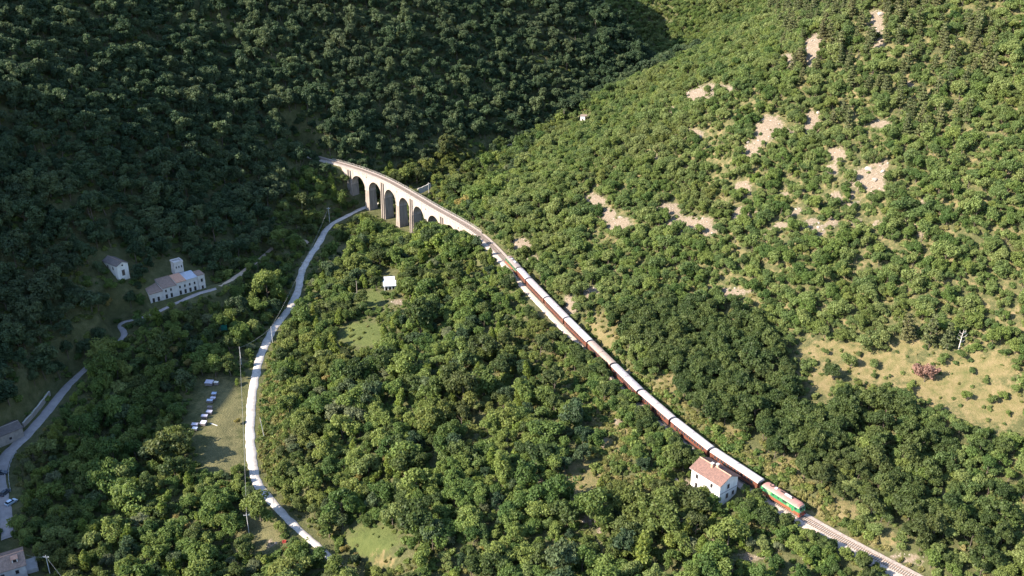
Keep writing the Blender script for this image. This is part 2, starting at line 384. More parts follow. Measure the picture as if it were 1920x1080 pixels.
# open patches, found on the ground where the photograph shows them (pixel centre, half sizes), stored in metres
def patch(cx, cy, rx, ry):
    c = hit(cx, cy); a = hit(cx + rx, cy); b = hit(cx, cy - ry)
    e1 = (a - c)[:2]; e2 = (b - c)[:2]
    if np.linalg.norm(e1) > 60: e1 *= 60 / np.linalg.norm(e1)
    if np.linalg.norm(e2) > 60: e2 *= 60 / np.linalg.norm(e2)
    return c[:2], np.linalg.inv(np.stack([e1, e2], 1) + np.eye(2) * 1e-6)
def patch_val(x, y, p):
    c, M = p; u = M[0, 0] * (x - c[0]) + M[0, 1] * (y - c[1]); v = M[1, 0] * (x - c[0]) + M[1, 1] * (y - c[1])
    return np.sqrt(u * u + v * v)
SOIL_PX = [(1440, 238, 30, 24), (1425, 262, 16, 12), (1522, 85, 20, 22), (1640, 45, 18, 28), (1648, 84, 12, 14), (1625, 335, 42, 24), (1568, 290, 22, 16), (1650, 355, 18, 12), (1290, 425, 52, 20), (1255, 392, 28, 14),
           (1160, 420, 26, 16), (1115, 378, 24, 16), (1138, 402, 20, 14), (1390, 355, 22, 16), (1225, 295, 18, 12), (1290, 252, 34, 10), (1325, 192, 22, 12), (1300, 178, 24, 12), (1255, 210, 18, 10), (1405, 283, 22, 14),
           (1365, 548, 50, 9), (1345, 168, 34, 10), (1470, 110, 20, 9), (1522, 225, 16, 20), (1500, 245, 36, 9), (1650, 232, 24, 9), (1700, 160, 16, 8), (1790, 165, 14, 7), (1580, 18, 14, 7),
           (1070, 570, 16, 20), (1110, 548, 18, 12), (975, 460, 24, 14), (1000, 490, 14, 14), (1130, 830, 9, 14), (1160, 790, 10, 9), (1105, 975, 14, 10), (1125, 995, 10, 8), (1340, 1010, 10, 12), (1405, 1045, 30, 8), (1275, 975, 10, 10),
           (1010, 900, 24, 10), (748, 566, 16, 6), (560, 667, 14, 7), (505, 1018, 14, 7), (1285, 905, 14, 10), (760, 480, 8, 6), (1560, 320, 14, 12), (1180, 245, 14, 8), (1700, 1050, 40, 12), (1180, 700, 10, 10), (790, 640, 12, 8)]
_sr = random.Random(5)
while len(SOIL_PX) < 92:
    a, b_ = _sr.uniform(1080, 1740), _sr.uniform(15, 440)
    if b_ > 620 - .42 * a + 10 and b_ > 455 - .2 * (a - 1080) * 1.3: SOIL_PX.append((a, b_, _sr.uniform(7, 17), _sr.uniform(5, 9)))
MEADOW_PX = [(1560, 660, 80, 22), (1640, 690, 90, 36), (1760, 720, 90, 50), (1860, 760, 80, 44), (1540, 715, 28, 30), (1820, 690, 100, 30), (1150, 800, 50, 60), (720, 1050, 30, 14), (1560, 960, 60, 26), (1640, 1010, 60, 18),
             (1130, 620, 40, 40), (1250, 730, 26, 30), (1700, 650, 40, 12), (1370, 820, 40, 24), (1470, 880, 40, 24), (1090, 900, 40, 40), (1010, 610, 20, 30), (1060, 660, 30, 30)]
LAWN_PX = [(680, 625, 48, 24), (700, 1010, 54, 28), (690, 560, 30, 18), ]
FIELD_PX = [(415, 770, 46, 70), (420, 850, 40, 40), (480, 1000, 50, 40), (640, 470, 26, 16)]
PATCHES = {k: [patch(*q) for q in L] for k, L in (('soil', SOIL_PX), ('meadow', MEADOW_PX), ('lawn', LAWN_PX), ('field', FIELD_PX))}
def field_val(k, x, y):
    v = np.zeros(np.shape(x))
    for p in PATCHES[k]: v = np.maximum(v, np.clip(1.5 - patch_val(x, y, p), 0, 1))
    return v
def make_ground():
    ny, nx = X.shape; v = np.stack([X, Y, Z], 2).reshape(-1, 3)
    i = np.arange(ny * nx).reshape(ny, nx); q = np.stack([i[:-1, :-1], i[:-1, 1:], i[1:, 1:], i[1:, :-1]], 2).reshape(-1, 4)
    m = bpy.data.meshes.new('ground'); m.vertices.add(len(v)); m.vertices.foreach_set('co', v.astype('f4').ravel())
    m.loops.add(q.size); m.loops.foreach_set('vertex_index', q.ravel().astype('i4')); m.polygons.add(len(q)); m.polygons.foreach_set('loop_start', (np.arange(len(q)) * 4).astype('i4'))
    m.update(calc_edges=True); m.polygons.foreach_set('use_smooth', np.ones(len(q), bool))
    for k in PATCHES:
        a = m.attributes.new(k, 'FLOAT', 'POINT'); fv = field_val(k, X, Y)
        if k == 'meadow': fv = np.maximum(fv, .55 * sstep(10, 40, -poly_dist(X, Y, HILLFOOT, True)[0]))
        a.data.foreach_set('value', fv.astype('f4').ravel())
    mt, n, l, b, o = node_mat('ground_cover')
    tb = noise(n, l, .35, 8, .7); ts = noise(n, l, 1.6, 6, .7); tl = noise(n, l, .06, 4, .6)
    fl_ = ramp(n, [(.25, (.040, .042, .020)), (.5, (.075, .078, .032)), (.75, (.13, .115, .06))]); l.new(tb.outputs[0], fl_.inputs[0])
    so_ = ramp(n, [(.25, (.10, .075, .05)), (.5, (.18, .14, .10)), (.78, (.29, .24, .185))]); l.new(ts.outputs[0], so_.inputs[0])
    me_ = ramp(n, [(.3, (.075, .082, .028)), (.5, (.135, .112, .050)), (.72, (.20, .15, .08))]); l.new(tb.outputs[0], me_.inputs[0])
    la_ = ramp(n, [(.3, (.050, .066, .020)), (.7, (.092, .105, .034))]); l.new(tb.outputs[0], la_.inputs[0])
    fi_ = ramp(n, [(.3, (.075, .075, .036)), (.7, (.14, .125, .06))]); l.new(tb.outputs[0], fi_.inputs[0])
    col = fl_.outputs[0]
    jit = mathn(n, l, 'ADD', mathn(n, l, 'MULTIPLY', tb.outputs[0], .6), mathn(n, l, 'MULTIPLY', ts.outputs[0], .4))
    for k, r_ in (('field', fi_), ('lawn', la_), ('meadow', me_), ('soil', so_)):
        at = n.new('ShaderNodeAttribute'); at.attribute_name = k
        s = mathn(n, l, 'SUBTRACT', mathn(n, l, 'ADD', at.outputs['Fac'], mathn(n, l, 'MULTIPLY', jit, 2.4)), 1.68)
        col = mix(n, l, mathn(n, l, 'MULTIPLY', s, 4.0, True), col, r_.outputs[0])
    l.new(col, b.inputs['Base Color']); b.inputs['Roughness'].default_value = .95; b.inputs['Specular IOR Level'].default_value = .1
    k = n.new('ShaderNodeBump'); k.inputs['Strength'].default_value = .8; k.inputs['Distance'].default_value = .6; l.new(ts.outputs[0], k.inputs['Height']); l.new(k.outputs[0], b.inputs['Normal'])
    m.materials.append(mt)
    return struct(link('ground', m))
make_ground()

# ------------------------------------------------------------------ roads
def strip(name, line, half, mat, lift=.06, wob=.25, skirt=.5):
    t = np.gradient(line[:, :2], axis=0); t /= np.linalg.norm(t, axis=1)[:, None] + 1e-9; nrm = np.stack([t[:, 1], -t[:, 0]], 1)
    n = len(line); h = np.asarray(half) * np.ones(n)
    a = h + wob * (vnoise(line[:, 0], line[:, 1], 5) + vnoise(line[:, 0] + 9, line[:, 1], 2.2)) * 2
    b = h + wob * (vnoise(line[:, 0] + 50, line[:, 1], 5) + vnoise(line[:, 0], line[:, 1] + 9, 2.2)) * 2
    mb = MB(); rows = []
    for i in range(n):
        p = line[i]; z = p[2] + lift
        rows.append([(p[0] - nrm[i, 0] * (a[i] + .5), p[1] - nrm[i, 1] * (a[i] + .5), z - skirt), (p[0] - nrm[i, 0] * a[i], p[1] - nrm[i, 1] * a[i], z),
                     (p[0], p[1], z + .06), (p[0] + nrm[i, 0] * b[i], p[1] + nrm[i, 1] * b[i], z), (p[0] + nrm[i, 0] * (b[i] + .5), p[1] + nrm[i, 1] * (b[i] + .5), z - skirt)])
    mb.loft(rows, closed=False)
    return struct(mb.build(name, mat, smooth=True))
hw = np.interp(np.arange(len(ROAD)), [0, 30, 60, len(ROAD) * .8, len(ROAD) * .86, len(ROAD)], [1.2, 1.2, 1.6, 1.55, 1.2, .8])
strip('valley_road', ROAD, hw, 'road_white')
strip('back_road', BACKROAD[2:], 1.3, 'path_soil')
strip('village_lane', LANE, np.interp(np.arange(len(LANE)), [0, len(LANE) * .35, len(LANE) * .55, len(LANE)], [.9, 1.0, 1.8, 2.2]), 'road_grey', .08)
strip('farm_path', TRACK[2:-3], 1.0, 'path_soil', .05)

# ------------------------------------------------------------------ railway
def offs(s, d, z):
    x, y, a = rail_at(s); return (x + math.sin(a) * d, y - math.cos(a) * d, z)     # d > 0: right of travel (valley side)
SEND = RS[-1] - 3
mb = MB(); rows = []
for s in np.arange(0.5, SEND, 1.5):
    k = .15 * math.sin(s * .9) + .1 * math.sin(s * 2.3); inv = VI0 - 4 < s < VI1 + 4
    w = 2.0 if inv else 2.7; e = 2.15 if inv else 3.6
    rows.append([offs(s, -e - (0 if inv else k), -.95), offs(s, -w, -.33), offs(s, -1.4, -.2), offs(s, 1.4, -.2), offs(s, w, -.33), offs(s, e + (0 if inv else k), -.95)])
mb.loft(rows, closed=False)
struct(mb.build('ballast_bed', 'ballast', smooth=False))
track = thing('railway_track', 'single railway track curving from the viaduct past the white house', 'railway track', (*RAIL[len(RAIL) // 2], 0))
TO = -Vector(track.location)
for d in (-.72, .72):
    mb = MB(); rows = []
    for s in np.arange(1, SEND, 2.0):
        rows.append([Vector(offs(s, d - .035, -.12)) + TO, Vector(offs(s, d - .035, 0)) + TO, Vector(offs(s, d + .035, 0)) + TO, Vector(offs(s, d + .035, -.12)) + TO])
    mb.loft(rows); mb.build('rail', 'steel', track)
slm = MB().box(-.13, .13, -1.25, 1.25, -.3, -.115, taper=.02).mesh('sleeper', 'sleeper')
S_LOCO = s_near(*P(1505.4, 947.8, 3.9)[:2])
for s in np.arange(S_LOCO + 1, SEND, .62):
    x, y, a = rail_at(s); link('sleeper', slm, track, Vector((x, y, 0)) + TO, (0, 0, a))
mb = MB()
for s in np.arange(2, S_LOCO + .6, .62):
    x, y, a = rail_at(s); mb.box(-.13, .13, -1.25, 1.25, -.3, -.12, M=Matrix.Translation(Vector((x, y, 0)) + TO) @ Matrix.Rotation(a, 4, 'Z'))
mb.build('sleeper_rows', 'sleeper', track)['kind'] = 'stuff'

# ------------------------------------------------------------------ viaduct
def make_viaduct():
    HWD = 2.35
    crowns = [P(600 + a / 4.694, 270 + b / 4.694, -3.3)[:2] for a, b in [(340, 283), (480, 340), (630, 405), (768, 475), (895, 550), (1030, 628)]]
    sc_ = [s_near(*c) for c in crowns]
    pitch = (sc_[-1] - sc_[0]) / 5; cs = [sc_[0] + pitch * k for k in range(-0, 8)]
    cs = [c for c in cs if c < VI1 - 4]
    x, y, a = rail_at(cs[2])
    v = thing('viaduct', 'curved pale stone railway viaduct with tall round arches crossing the valley', 'viaduct', (x, y, 0))
    O = -Vector(v.location)
    def Q(s, d, z): return Vector(offs(s, d, z)) + O
    A = pitch * .5 - 1.75; ZC_ = -3.3; ZS = ZC_ - A
    ends = [VI0 - 6] + [c - pitch / 2 for c in cs] + [cs[-1] + pitch / 2, VI1 + 3]
    # vaults with their spandrels, one part for each bay
    for k, c in enumerate(cs):
        mb = MB(); n = 20; ss = [c - pitch / 2] + [c - A * math.cos(math.pi * i / n) for i in range(n + 1)] + [c + pitch / 2]
        zz = [ZS] + [ZS + A * math.sin(math.pi * i / n) for i in range(n + 1)] + [ZS]
        for sd in (-1, 1):
            rows = [[Q(s, sd * HWD, z) if i not in (0,) else Q(s, sd * HWD, ZS), Q(s, sd * HWD, -.75)] for i, (s, z) in enumerate(zip(ss, zz))]
            mb.loft(rows, closed=False)
        mb.loft([[Q(s, -HWD, z), Q(s, HWD, z)] for s, z in zip(ss, zz)], closed=False)
        arch = mb.build('arch', 'stone', v)
        for sd in (-1, 1):                                        # the ring of dressed stones, a little proud
            mb = MB(); rows = []
            for i in range(n + 1):
                t = math.pi * i / n
                pts = []
                for rr, dd in ((A - .02, HWD - .1), (A - .02, HWD + .09), (A + .75, HWD + .09), (A + .75, HWD - .1)):
                    pts.append(Q(c - rr * math.cos(t), sd * dd, ZS + rr * math.sin(t)))
                rows.append(pts)
            mb.loft(rows); mb.build('arch_ring', 'plaster_dim' if False else 'stone', arch)
    # piers down to the ground
    for k in range(len(cs) + 1):
        s = cs[0] - pitch / 2 + pitch * k
        x, y, a = rail_at(s); zg = min(float(ground(x + dx, y + dy)) for dx in (-3, 0, 3) for dy in (-3, 0, 3)) - .6
        big = k in (0, 2, 4, 6)
        hw_ = pitch / 2 - A; h = ZS - zg
        if h > .5:
            mb = MB(); sl = .035 * h
            ring = lambda e, z: [Q(s - hw_ - e, -HWD - e, z), Q(s + hw_ + e, -HWD - e, z), Q(s + hw_ + e, HWD + e, z), Q(s - hw_ - e, HWD + e, z)]
            mb.loft([ring(sl, zg), ring(0, ZS)])
            pr = mb.build('pier', 'stone_pier', v)
            mb = MB(); mb.loft([ring(.18, ZS - .35), ring(.18, ZS + .1)]); mb.build('impost', 'stone', pr)
        if big and h > .5:
            for sd in (-1, 1):
                mb = MB(); e = .035 * max(h, 1)
                for ds in (-.95, .95):
                    mb.loft([[Q(s + ds - .45, sd * (HWD + ex - .3), z), Q(s + ds + .45, sd * (HWD + ex - .3), z), Q(s + ds + .45, sd * (HWD + ex + .55), z), Q(s + ds - .45, sd * (HWD + ex + .55), z)] for ex, z in ((e, zg), (0, -1.35))])
                mb.build('pilaster', 'stone_pier', v)
    # solid abutments at both ends
    for s0, s1 in ((VI0 - 8, cs[0] - pitch / 2 + .02), (cs[-1] + pitch / 2 - .02, VI1 + 5)):
        mb = MB(); rows = []
        for s in np.linspace(s0, s1, 8):
            x, y, a = rail_at(s); zg = float(ground(x, y)) - 3
            zg = min(zg, -4)
            rows.append([Q(s, -HWD, zg), Q(s, HWD, zg), Q(s, HWD, -.75), Q(s, -HWD, -.75)])
        mb.loft(rows); mb.build('abutment', 'stone', v)
    sA, sB = VI0 - 7, VI1 + 4
    mb = MB(); mb.loft([[Q(s, -HWD + .1, -.8), Q(s, HWD - .1, -.8), Q(s, HWD - .1, -.7), Q(s, -HWD + .1, -.7)] for s in np.arange(sA, sB, 2.)]); mb.build('deck', 'stone', v)
    for sd in (-1, 1):
        mb = MB(); mb.loft([[Q(s, sd * (HWD - .25), -.76), Q(s, sd * (HWD + .38), -.76), Q(s, sd * (HWD + .38), -.32), Q(s, sd * (HWD - .25), -.32)] for s in np.arange(sA, sB, 2.)]); mb.build('cornice', 'stone', v)
        mb = MB()
        for z in (.25, .75): mb.loft([[Q(s, sd * (HWD + .2) - .03, z - .03), Q(s, sd * (HWD + .2) + .03, z - .03), Q(s, sd * (HWD + .2) + .03, z + .03), Q(s, sd * (HWD + .2) - .03, z + .03)] for s in np.arange(sA, sB, 2.)])
        rl = mb.build('railing', 'concrete', v)
        for s in np.arange(sA + .5, sB - 1, 2.5):
            link('railing_post', POST, rl, Q(s, sd * (HWD + .2), -.32))
    # drain holes
    for c in cs:
        for sd in (-1, 1):
            x, y, a = rail_at(c + pitch / 2); mb = MB()
            o = link('drain_hole', HOLE, v, Q(c + pitch / 2, sd * (HWD + .02), -2.1), (0, 0, a))
POST = MB().box(-.06, .06, -.06, .06, 0, 1.12).mesh('railing_post', 'concrete')
HOLE = MB().box(-.35, .35, -.04, .04, -.35, .35).mesh('drain_hole', 'dark_opening')
make_viaduct()
# curved wall and hut along the road behind the viaduct
def wall_along(name, line, d, h, th, mat, label, cat='wall'):
    c = line[len(line) // 2]; o = thing(name, label, cat, c); O = np.array(c)
    t = np.gradient(line[:, :2], axis=0); t /= np.linalg.norm(t, axis=1)[:, None] + 1e-9
    rows = []
    for i in range(len(line)):
        q = line[i]; nx_, ny_ = t[i, 1], -t[i, 0]; a = np.array([q[0] + nx_ * d, q[1] + ny_ * d]); b_ = a + np.array([nx_, ny_]) * th
        hh = h + .12 * math.sin(i * 1.7)
        rows.append([tuple(np.r_[a, q[2] - .8] - O), tuple(np.r_[b_, q[2] - .8] - O), tuple(np.r_[b_, q[2] + hh] - O), tuple(np.r_[a, q[2] + hh] - O)])
    mb = MB(); mb.loft(rows); mb.build('masonry', mat, o)
    mb = MB(); mb.loft([[tuple(Vector(r[3]) + Vector((0, 0, 0))), tuple(r[2]), tuple(Vector(r[2]) + Vector((0, 0, .14))), tuple(Vector(r[3]) + Vector((0, 0, .14)))] for r in rows]); mb.build('coping', 'concrete', o)
    return o
wl_line = spline([P(783, 362, -18), P(795, 357, -17.5), P(806, 351, -17)], 1.0)
wall_along('retaining_wall', wl_line, 0, 2.6, .5, 'concrete', 'short pale concrete retaining wall just behind the viaduct')

# ------------------------------------------------------------------ train
JS = [s_near(*P(a, b, 3.9)[:2]) for a, b in [(973.7, 500.9), (991.8, 521.1), (1025.9, 555.9), (1064.2, 595.1), (1106.8, 637.2), (1151.2, 680.6), (1202, 730.3), (1263.8, 783.6), (1335.1, 839.3), (1428.7, 899.9), (1505.4, 947.8)]]
def arc_section(w, z0, z1, rise, n=9, x=0.):
    pts = [(x, -w, z0)]
    pts += [(x, -w * math.cos(math.pi * k / (n - 1)), z1 + rise * math.sin(math.pi * k / (n - 1)) ** .8) for k in range(n)]
    return pts + [(x, w, z0)]
def wheelset(parent, mesh, x): 
    link('wheel', mesh, parent, (x, .75, .45)); link('wheel', mesh, parent, (x, -.75, .45))
WHEEL = MB().tube((0, -.07, 0), (0, .07, 0), .45, n=14).mesh('wheel', 'underframe')
BOGIE = MB().box(-1.7, 1.7, -1.05, -.9, .4, .75).box(-1.7, 1.7, .9, 1.05, .4, .75).box(-.3, .3, -1.05, 1.05, .45, .8).mesh('bogie', 'underframe')
BUFFER = MB().tube((0, 0, 0), (.45, 0, 0), .10, n=8).tube((.45, 0, 0), (.52, 0, 0), .24, n=10).mesh('buffer', 'underframe')
COACH_W = MB().box(-.42, .42, -.02, .02, 0, .85).mesh('window', 'glass')
COACH_F = MB().box(-.50, .50, -.012, .012, -.08, -.003).box(-.50, .50, -.012, .012, .853, .93).box(-.50, -.423, -.012, .012, -.003, .853).box(.423, .50, -.012, .012, -.003, .853).mesh('window_frame', 'coach_dark_brown')
DOOR = MB().box(-.40, .40, -.015, .015, 0, 2.0).mesh('door', 'coach_dark_brown')
HANDRAIL = MB().tube((0, 0, 0), (0, 0, 1.2), .03, n=5).mesh('handrail', 'loco_cream')
def make_coach(sA, sB, label, roofmat, bodymat='coach_brown', nwin=12, mid_seam=True, van=False):
    L = sB - sA - 1.25; s = (sA + sB) / 2
    xa, ya, _ = rail_at(sA + .5); xb, yb, _ = rail_at(sB - .5); a = math.atan2(yb - ya, xb - xa)
    c = thing('railway_coach' if not van else 'luggage_van', label, 'coach' if not van else 'van', ((xa + xb) / 2, (ya + yb) / 2, 0), a, 'coaches of the train')
    h = L / 2
    mb = MB(); mb.box(-h, h, -1.42, 1.42, 1.0, 3.12); mb.box(-h + .05, h - .05, -1.36, 1.36, 3.12, 3.2); mb.build('body', bodymat, c)
    mb = MB(); N = 11
    sec = lambda x, e: [(x, -1.52 * math.cos(math.pi * k / (N - 1)), 3.14 + .78 * math.sin(math.pi * k / (N - 1)) ** .75 - e) for k in range(N)]
    mb.loft([sec(-h - .12, .10), sec(-h + .25, 0), sec(h - .25, 0), sec(h + .12, .10)], closed=True, caps=True)
    rf = mb.build('roof', roofmat, c, smooth=False)
    if mid_seam:
        mb = MB(); mb.loft([[(x, -1.535 * math.cos(math.pi * k / (N - 1)), 3.15 + .80 * math.sin(math.pi * k / (N - 1)) ** .75) for k in range(N)] for x in (.3, .42)], closed=True); mb.build('roof_seam', 'underframe', rf)
    for k in range(5):
        x = -h + (k + .5) * L / 5; mb = MB(); mb.tube((x, 0, 3.88), (x, 0, 4.08), .16, .12, 8); mb.build('roof_vent', roofmat, rf)
    mb = MB(); mb.box(-h, h, -1.2, 1.2, .78, .998); mb.box(-h + 6, -h + 8.5 if L > 15 else -h + 6.5, -1.15, 1.15, .35, .78); mb.build('underframe', 'underframe', c)
    mb = MB(); mb.box(-h - .42, -h, -.55, .55, 1.05, 3.05); mb.box(h, h + .42, -.55, .55, 1.05, 3.05); mb.build('gangway', 'underframe', c)
    for sx in (-1, 1):
        bo = link('bogie', BOGIE, c, (sx * (h - 2.9), 0, 0)); wheelset(bo, WHEEL, -1.2); wheelset(bo, WHEEL, 1.2)
        for sy in (-1, 1): link('buffer', BUFFER, c, (sx * h, sy * .87, 1.05), (0, 0, 0 if sx > 0 else math.pi))
    for sy in (-1, 1):
        if not van:
            for k in range(nwin):
                x = -h + 1.5 + (k + .5) * (L - 3.) / nwin
                w = link('window', COACH_W, c, (x, sy * 1.43, 1.95)); link('frame', COACH_F, w, (0, sy * .012, 0))
        for x in (-h + .85, h - .85): link('door', DOOR, c, (x, sy * 1.425, 1.05))
        mb = MB(); mb.box(-h + .02, h - .02, sy * 1.44 - .025, sy * 1.44 + .025, 1.72, 1.80); mb.build('waist_rail', 'coach_dark_brown', c)
        mb = MB(); mb.box(-h, h, sy * 1.5 - .25, sy * 1.5 + .05, .62, .70); mb.build('footboard', 'underframe', c)
    return c
ordn = ['', 'second', 'third', 'fourth', 'fifth', 'sixth', 'seventh', 'eighth']
roofs = ['roof_pink', 'roof_pink', 'roof_white', 'roof_tan', 'roof_grey', 'roof_pink', 'roof_white', 'roof_white']
desc = ['dark red-brown coach with pale pink roof, next but one to the rear locomotive', 'red-brown coach with white roof and lit window side, third vehicle from the rear',
        'red-brown coach with white roof and clear window row, fifth coach up from the house', 'red-brown coach with the tan roof, at the middle of the train',
        'coach with dirty grey-streaked roof, half hidden by bushes, fourth coach behind the green locomotive',
        'red-brown coach with pale pink roof, third coach behind the green locomotive', 'red-brown coach with white roof above the white house, second behind the green locomotive',
        'red-brown coach with white roof coupled directly behind the green locomotive']
make_coach(JS[0], JS[1], 'short dark van with grey-stained roof coupled to the rear locomotive', 'roof_dirty', 'coach_dark_brown', 4, False, True)
for k in range(8):
    make_coach(JS[k + 1], JS[k + 2], desc[k], roofs[k])
def make_loco(sA, sB, label, col):
    L = sB - sA - .5
    xa, ya, _ = rail_at(sA + .5); xb, yb, _ = rail_at(sB - .5); a = math.atan2(yb - ya, xb - xa)
    c = thing('diesel_locomotive', label, 'locomotive', ((xa + xb) / 2, (ya + yb) / 2, 0), a, None)
    h = L / 2; W = 1.46
    # hull in horizontal bands, the cab noses raked back
    def ring(z, e, w): return [(-h + e, -w * .86, z), (-h + e + .35, -w, z), (h - e - .35, -w, z), (h - e, -w * .86, z), (h - e, w * .86, z), (h - e - .35, w, z), (-h + e + .35, w, z), (-h + e, w * .86, z)]
    mb = MB(); mb.loft([ring(.75, .08, W), ring(1.15, 0, W), ring(1.75, 0, W)]); mb.build('lower_body', col['low'], c)
    mb = MB(); mb.loft([ring(1.752, .02, W), ring(2.45, .06, W), ring(3.15, .42, W)]); body = mb.build('upper_body', col['up'], c)
    mb = MB(); mb.loft([ring(3.152, .40, W + .03), ring(3.36, .50, W - .02)]); mb.build('gutter', col['gut'], c)
    mb = MB(); N = 9
    sec = lambda x, w, r_: [(x, -w * math.cos(math.pi * k / (N - 1)), 3.362 + r_ * math.sin(math.pi * k / (N - 1)) ** .8) for k in range(N)]
    mb.loft([sec(-h + .55, 1.1, .25), sec(-h + 1.2, 1.42, .60), sec(h - 1.2, 1.42, .60), sec(h - .55, 1.1, .25)]); rf = mb.build('roof', col['roof'], c)
    for x, w, l_, mt in ((-h + 3.0, .55, .55, 'ring'), (-h + 4.6, .4, .4, 'metal_pale'), (-.2, .25, .9, 'underframe'), (h - 5.4, .38, 1.3, 'metal_pale'), (h - 4.2, .35, .35, 'underframe')):
        mb = MB()
        if mt == 'ring': mb.tube((x, .35, 3.85), (x, .35, 4.1), .75, .7, 16); mb.build('radiator_fan', 'underframe', rf)
        else: mb.box(x - l_, x + l_, .15 - w, .15 + w, 3.85, 4.14, taper=.06); mb.build('roof_hatch', mt, rf)
    mb = MB(); mb.tube((-h + 3.0, .35, 4.1), (-h + 3.0, .35, 4.13), .4, .4, 12); mb.build('fan_hub', 'loco_roof', rf)
    for sy in (-1, 1):
        y = sy * (W + .01)
        for x, w, z0, z1, nm, mt in ((h - 1.45, .38, 2.3, 2.95, 'cab_window', 'glass'), (-h + 1.45, .38, 2.3, 2.95, 'cab_window', 'glass'), (-h + 4.9, .3, 2.35, 2.85, 'porthole', 'glass'), (-h + 6.8, .3, 2.35, 2.85, 'porthole', 'glass'),
                                     (0.3 + 1.5, .75, 2.3, 2.95, 'grille', 'underframe'), (-h + 3.2, .8, 1.85, 3.0, 'grille', col['pale']), (h - 4.2, .42, 1.8, 2.6, 'side_panel', col['pale']), (h - 2.5, .33, 1.2, 2.95, 'cab_door', col['door'])):
            mb = MB(); mb.box(x - w, x + w, y - .02, y + .02, z0, z1); mb.build(nm, mt, c)
        for x in (h - 2.05, h - 2.95): link('handrail', HANDRAIL, c, (x, y + sy * .04, 1.3))
        for sx in (-1, 1):
            link('buffer', BUFFER, c, (sx * h, sy * .87, 1.05), (0, 0, 0 if sx > 0 else math.pi))
            mb = MB(); mb.tube((sx * (h - .03), sy * .85, 1.95), (sx * (h + .06), sy * .85, 1.95), .13, n=10); mb.build('headlight', 'car_white', c)
            M = Matrix.Translation((sx * (h - .23), sy * .58, 2.8)) @ Matrix.Rotation(-sx * math.atan2(.36, .7), 4, 'Y')
            mb = MB(); mb.box(-.03, .03, -.45, .45, -.32, .32, M=M); mb.build('windscreen', 'glass', c)
    for sx in (-1, 1):
        mb = MB(); mb.box(min(sx * (h - .4), sx * (h + .03)), max(sx * (h - .4), sx * (h + .03)), -1.4, 1.4, .28, .74); mb.build('bumper_beam', 'red_paint', c)
        bo = link('bogie', BOGIE, c, (sx * (h - 3.2), 0, .03)); wheelset(bo, WHEEL, -1.25); wheelset(bo, WHEEL, 1.25)
    mb = MB(); mb.box(-h + .3, h - .3, -1.2, 1.2, .6, .748); mb.box(-1.6, 1.6, -1.25, 1.25, .25, .6); mb.build('fuel_tank', 'underframe', c)
    return c
make_loco(JS[9] + .2, JS[10] + .3, 'green and brown diesel locomotive with pinkish roof at the head of the train', dict(low='loco_brown', up='loco_green', gut='loco_cream', roof='loco_roof', pale='loco_pale_green', door='loco_green'))
make_loco(JS[0] - 14.6, JS[0] - .2, 'green locomotive with dull grey-brown roof at the rear end by the viaduct', dict(low='loco_brown', up='loco_dull', gut='tailloco_roof', roof='tailloco_roof', pale='loco_dull', door='loco_dull'))

# ------------------------------------------------------------------ houses
def gable_roof(c, L, W, ze, rise, over, mat, tiles=True, th=.14, name='roof', ridge_mat=None, pitchw=1.1):
    """gable roof with the ridge along x; separate tile courses laid on each slope"""
    rf = None; hw_ = W / 2 + over; hl = L / 2 + over; k = rise / (W / 2); z0 = ze - over * k
    mb = MB()
    prof = [(-hw_, z0), (0, ze + rise), (hw_, z0), (hw_, z0 + th), (0, ze + rise + th), (-hw_, z0 + th)]
    mb.loft([[(x, y, z) for y, z in prof] for x in (-hl, hl)]); rf = mb.build(name, mat, c)
    if tiles:
        n = int(2 * hl / pitchw)
        for sy in (-1, 1):
            nr = 6
            for r_ in range(nr):                       # tile courses: rows of half-round ridges running down the slope
                y0, y1 = hw_ * (1 - r_ / nr) + .03, hw_ * (1 - (r_ + 1) / nr); za, zb = z0 + th + (hw_ - y0) * k + .015, z0 + th + (hw_ - y1) * k + .07
                mb = MB(); m_ = max(6, int(2 * hl / .42))
                xs = np.linspace(-hl, hl, 2 * m_ + 1)
                rows = [[(x, sy * y0, za + (.07 if i % 2 else 0)), (x, sy * y1, zb + (.05 if i % 2 else -.04))] for i, x in enumerate(xs)]
                mb.loft(rows, closed=False); mb.build('tile_course', mat, rf)
        mb = MB(); mb.tube((-hl, 0, ze + rise + th + .02), (hl, 0, ze + rise + th + .02), .16, n=8); mb.build('ridge_cap', ridge_mat or mat, rf)
    return rf
def gable_body(c, L, W, z0, ze, rise, mat, name='wall'):
    mb = MB(); prof = [(-W / 2, z0), (W / 2, z0), (W / 2, ze), (0, ze + rise), (-W / 2, ze)]
    mb.loft([[(x, y, z) for y, z in prof] for x in (-L / 2, L / 2)]); return mb.build(name, mat, c)
def opening(c, face, u, z0, w, h, L, W, nm='window', mat='dark_opening', sill=True, frame='trim_grey'):
    """a window or door set on one of the four faces: 'y-','y+','x-','x+'"""
    rz = {'y-': 0, 'x+': math.pi / 2, 'y+': math.pi, 'x-': -math.pi / 2}[face]; dist = W / 2 if face[0] == 'y' else L / 2
    M = Matrix.Rotation(rz, 4, 'Z') @ Matrix.Translation((u, -dist, z0))
    mb = MB(); mb.box(-w / 2, w / 2, -.02, .10, 0, h, M=M); o = mb.build(nm, mat, c)
    mb = MB()
    for x0, x1, za, zb in ((-w / 2 - .09, -w / 2, -.0, h + .09), (w / 2, w / 2 + .09, 0, h + .09), (-w / 2, w / 2, h, h + .09)): mb.box(x0, x1, -.05, .05, za, zb, M=M)
    mb.build('frame', frame, o)
    if sill: mb = MB(); mb.box(-w / 2 - .15, w / 2 + .15, -.12, .06, -.12, -.002, M=M); mb.build('sill', frame, o)
    return o
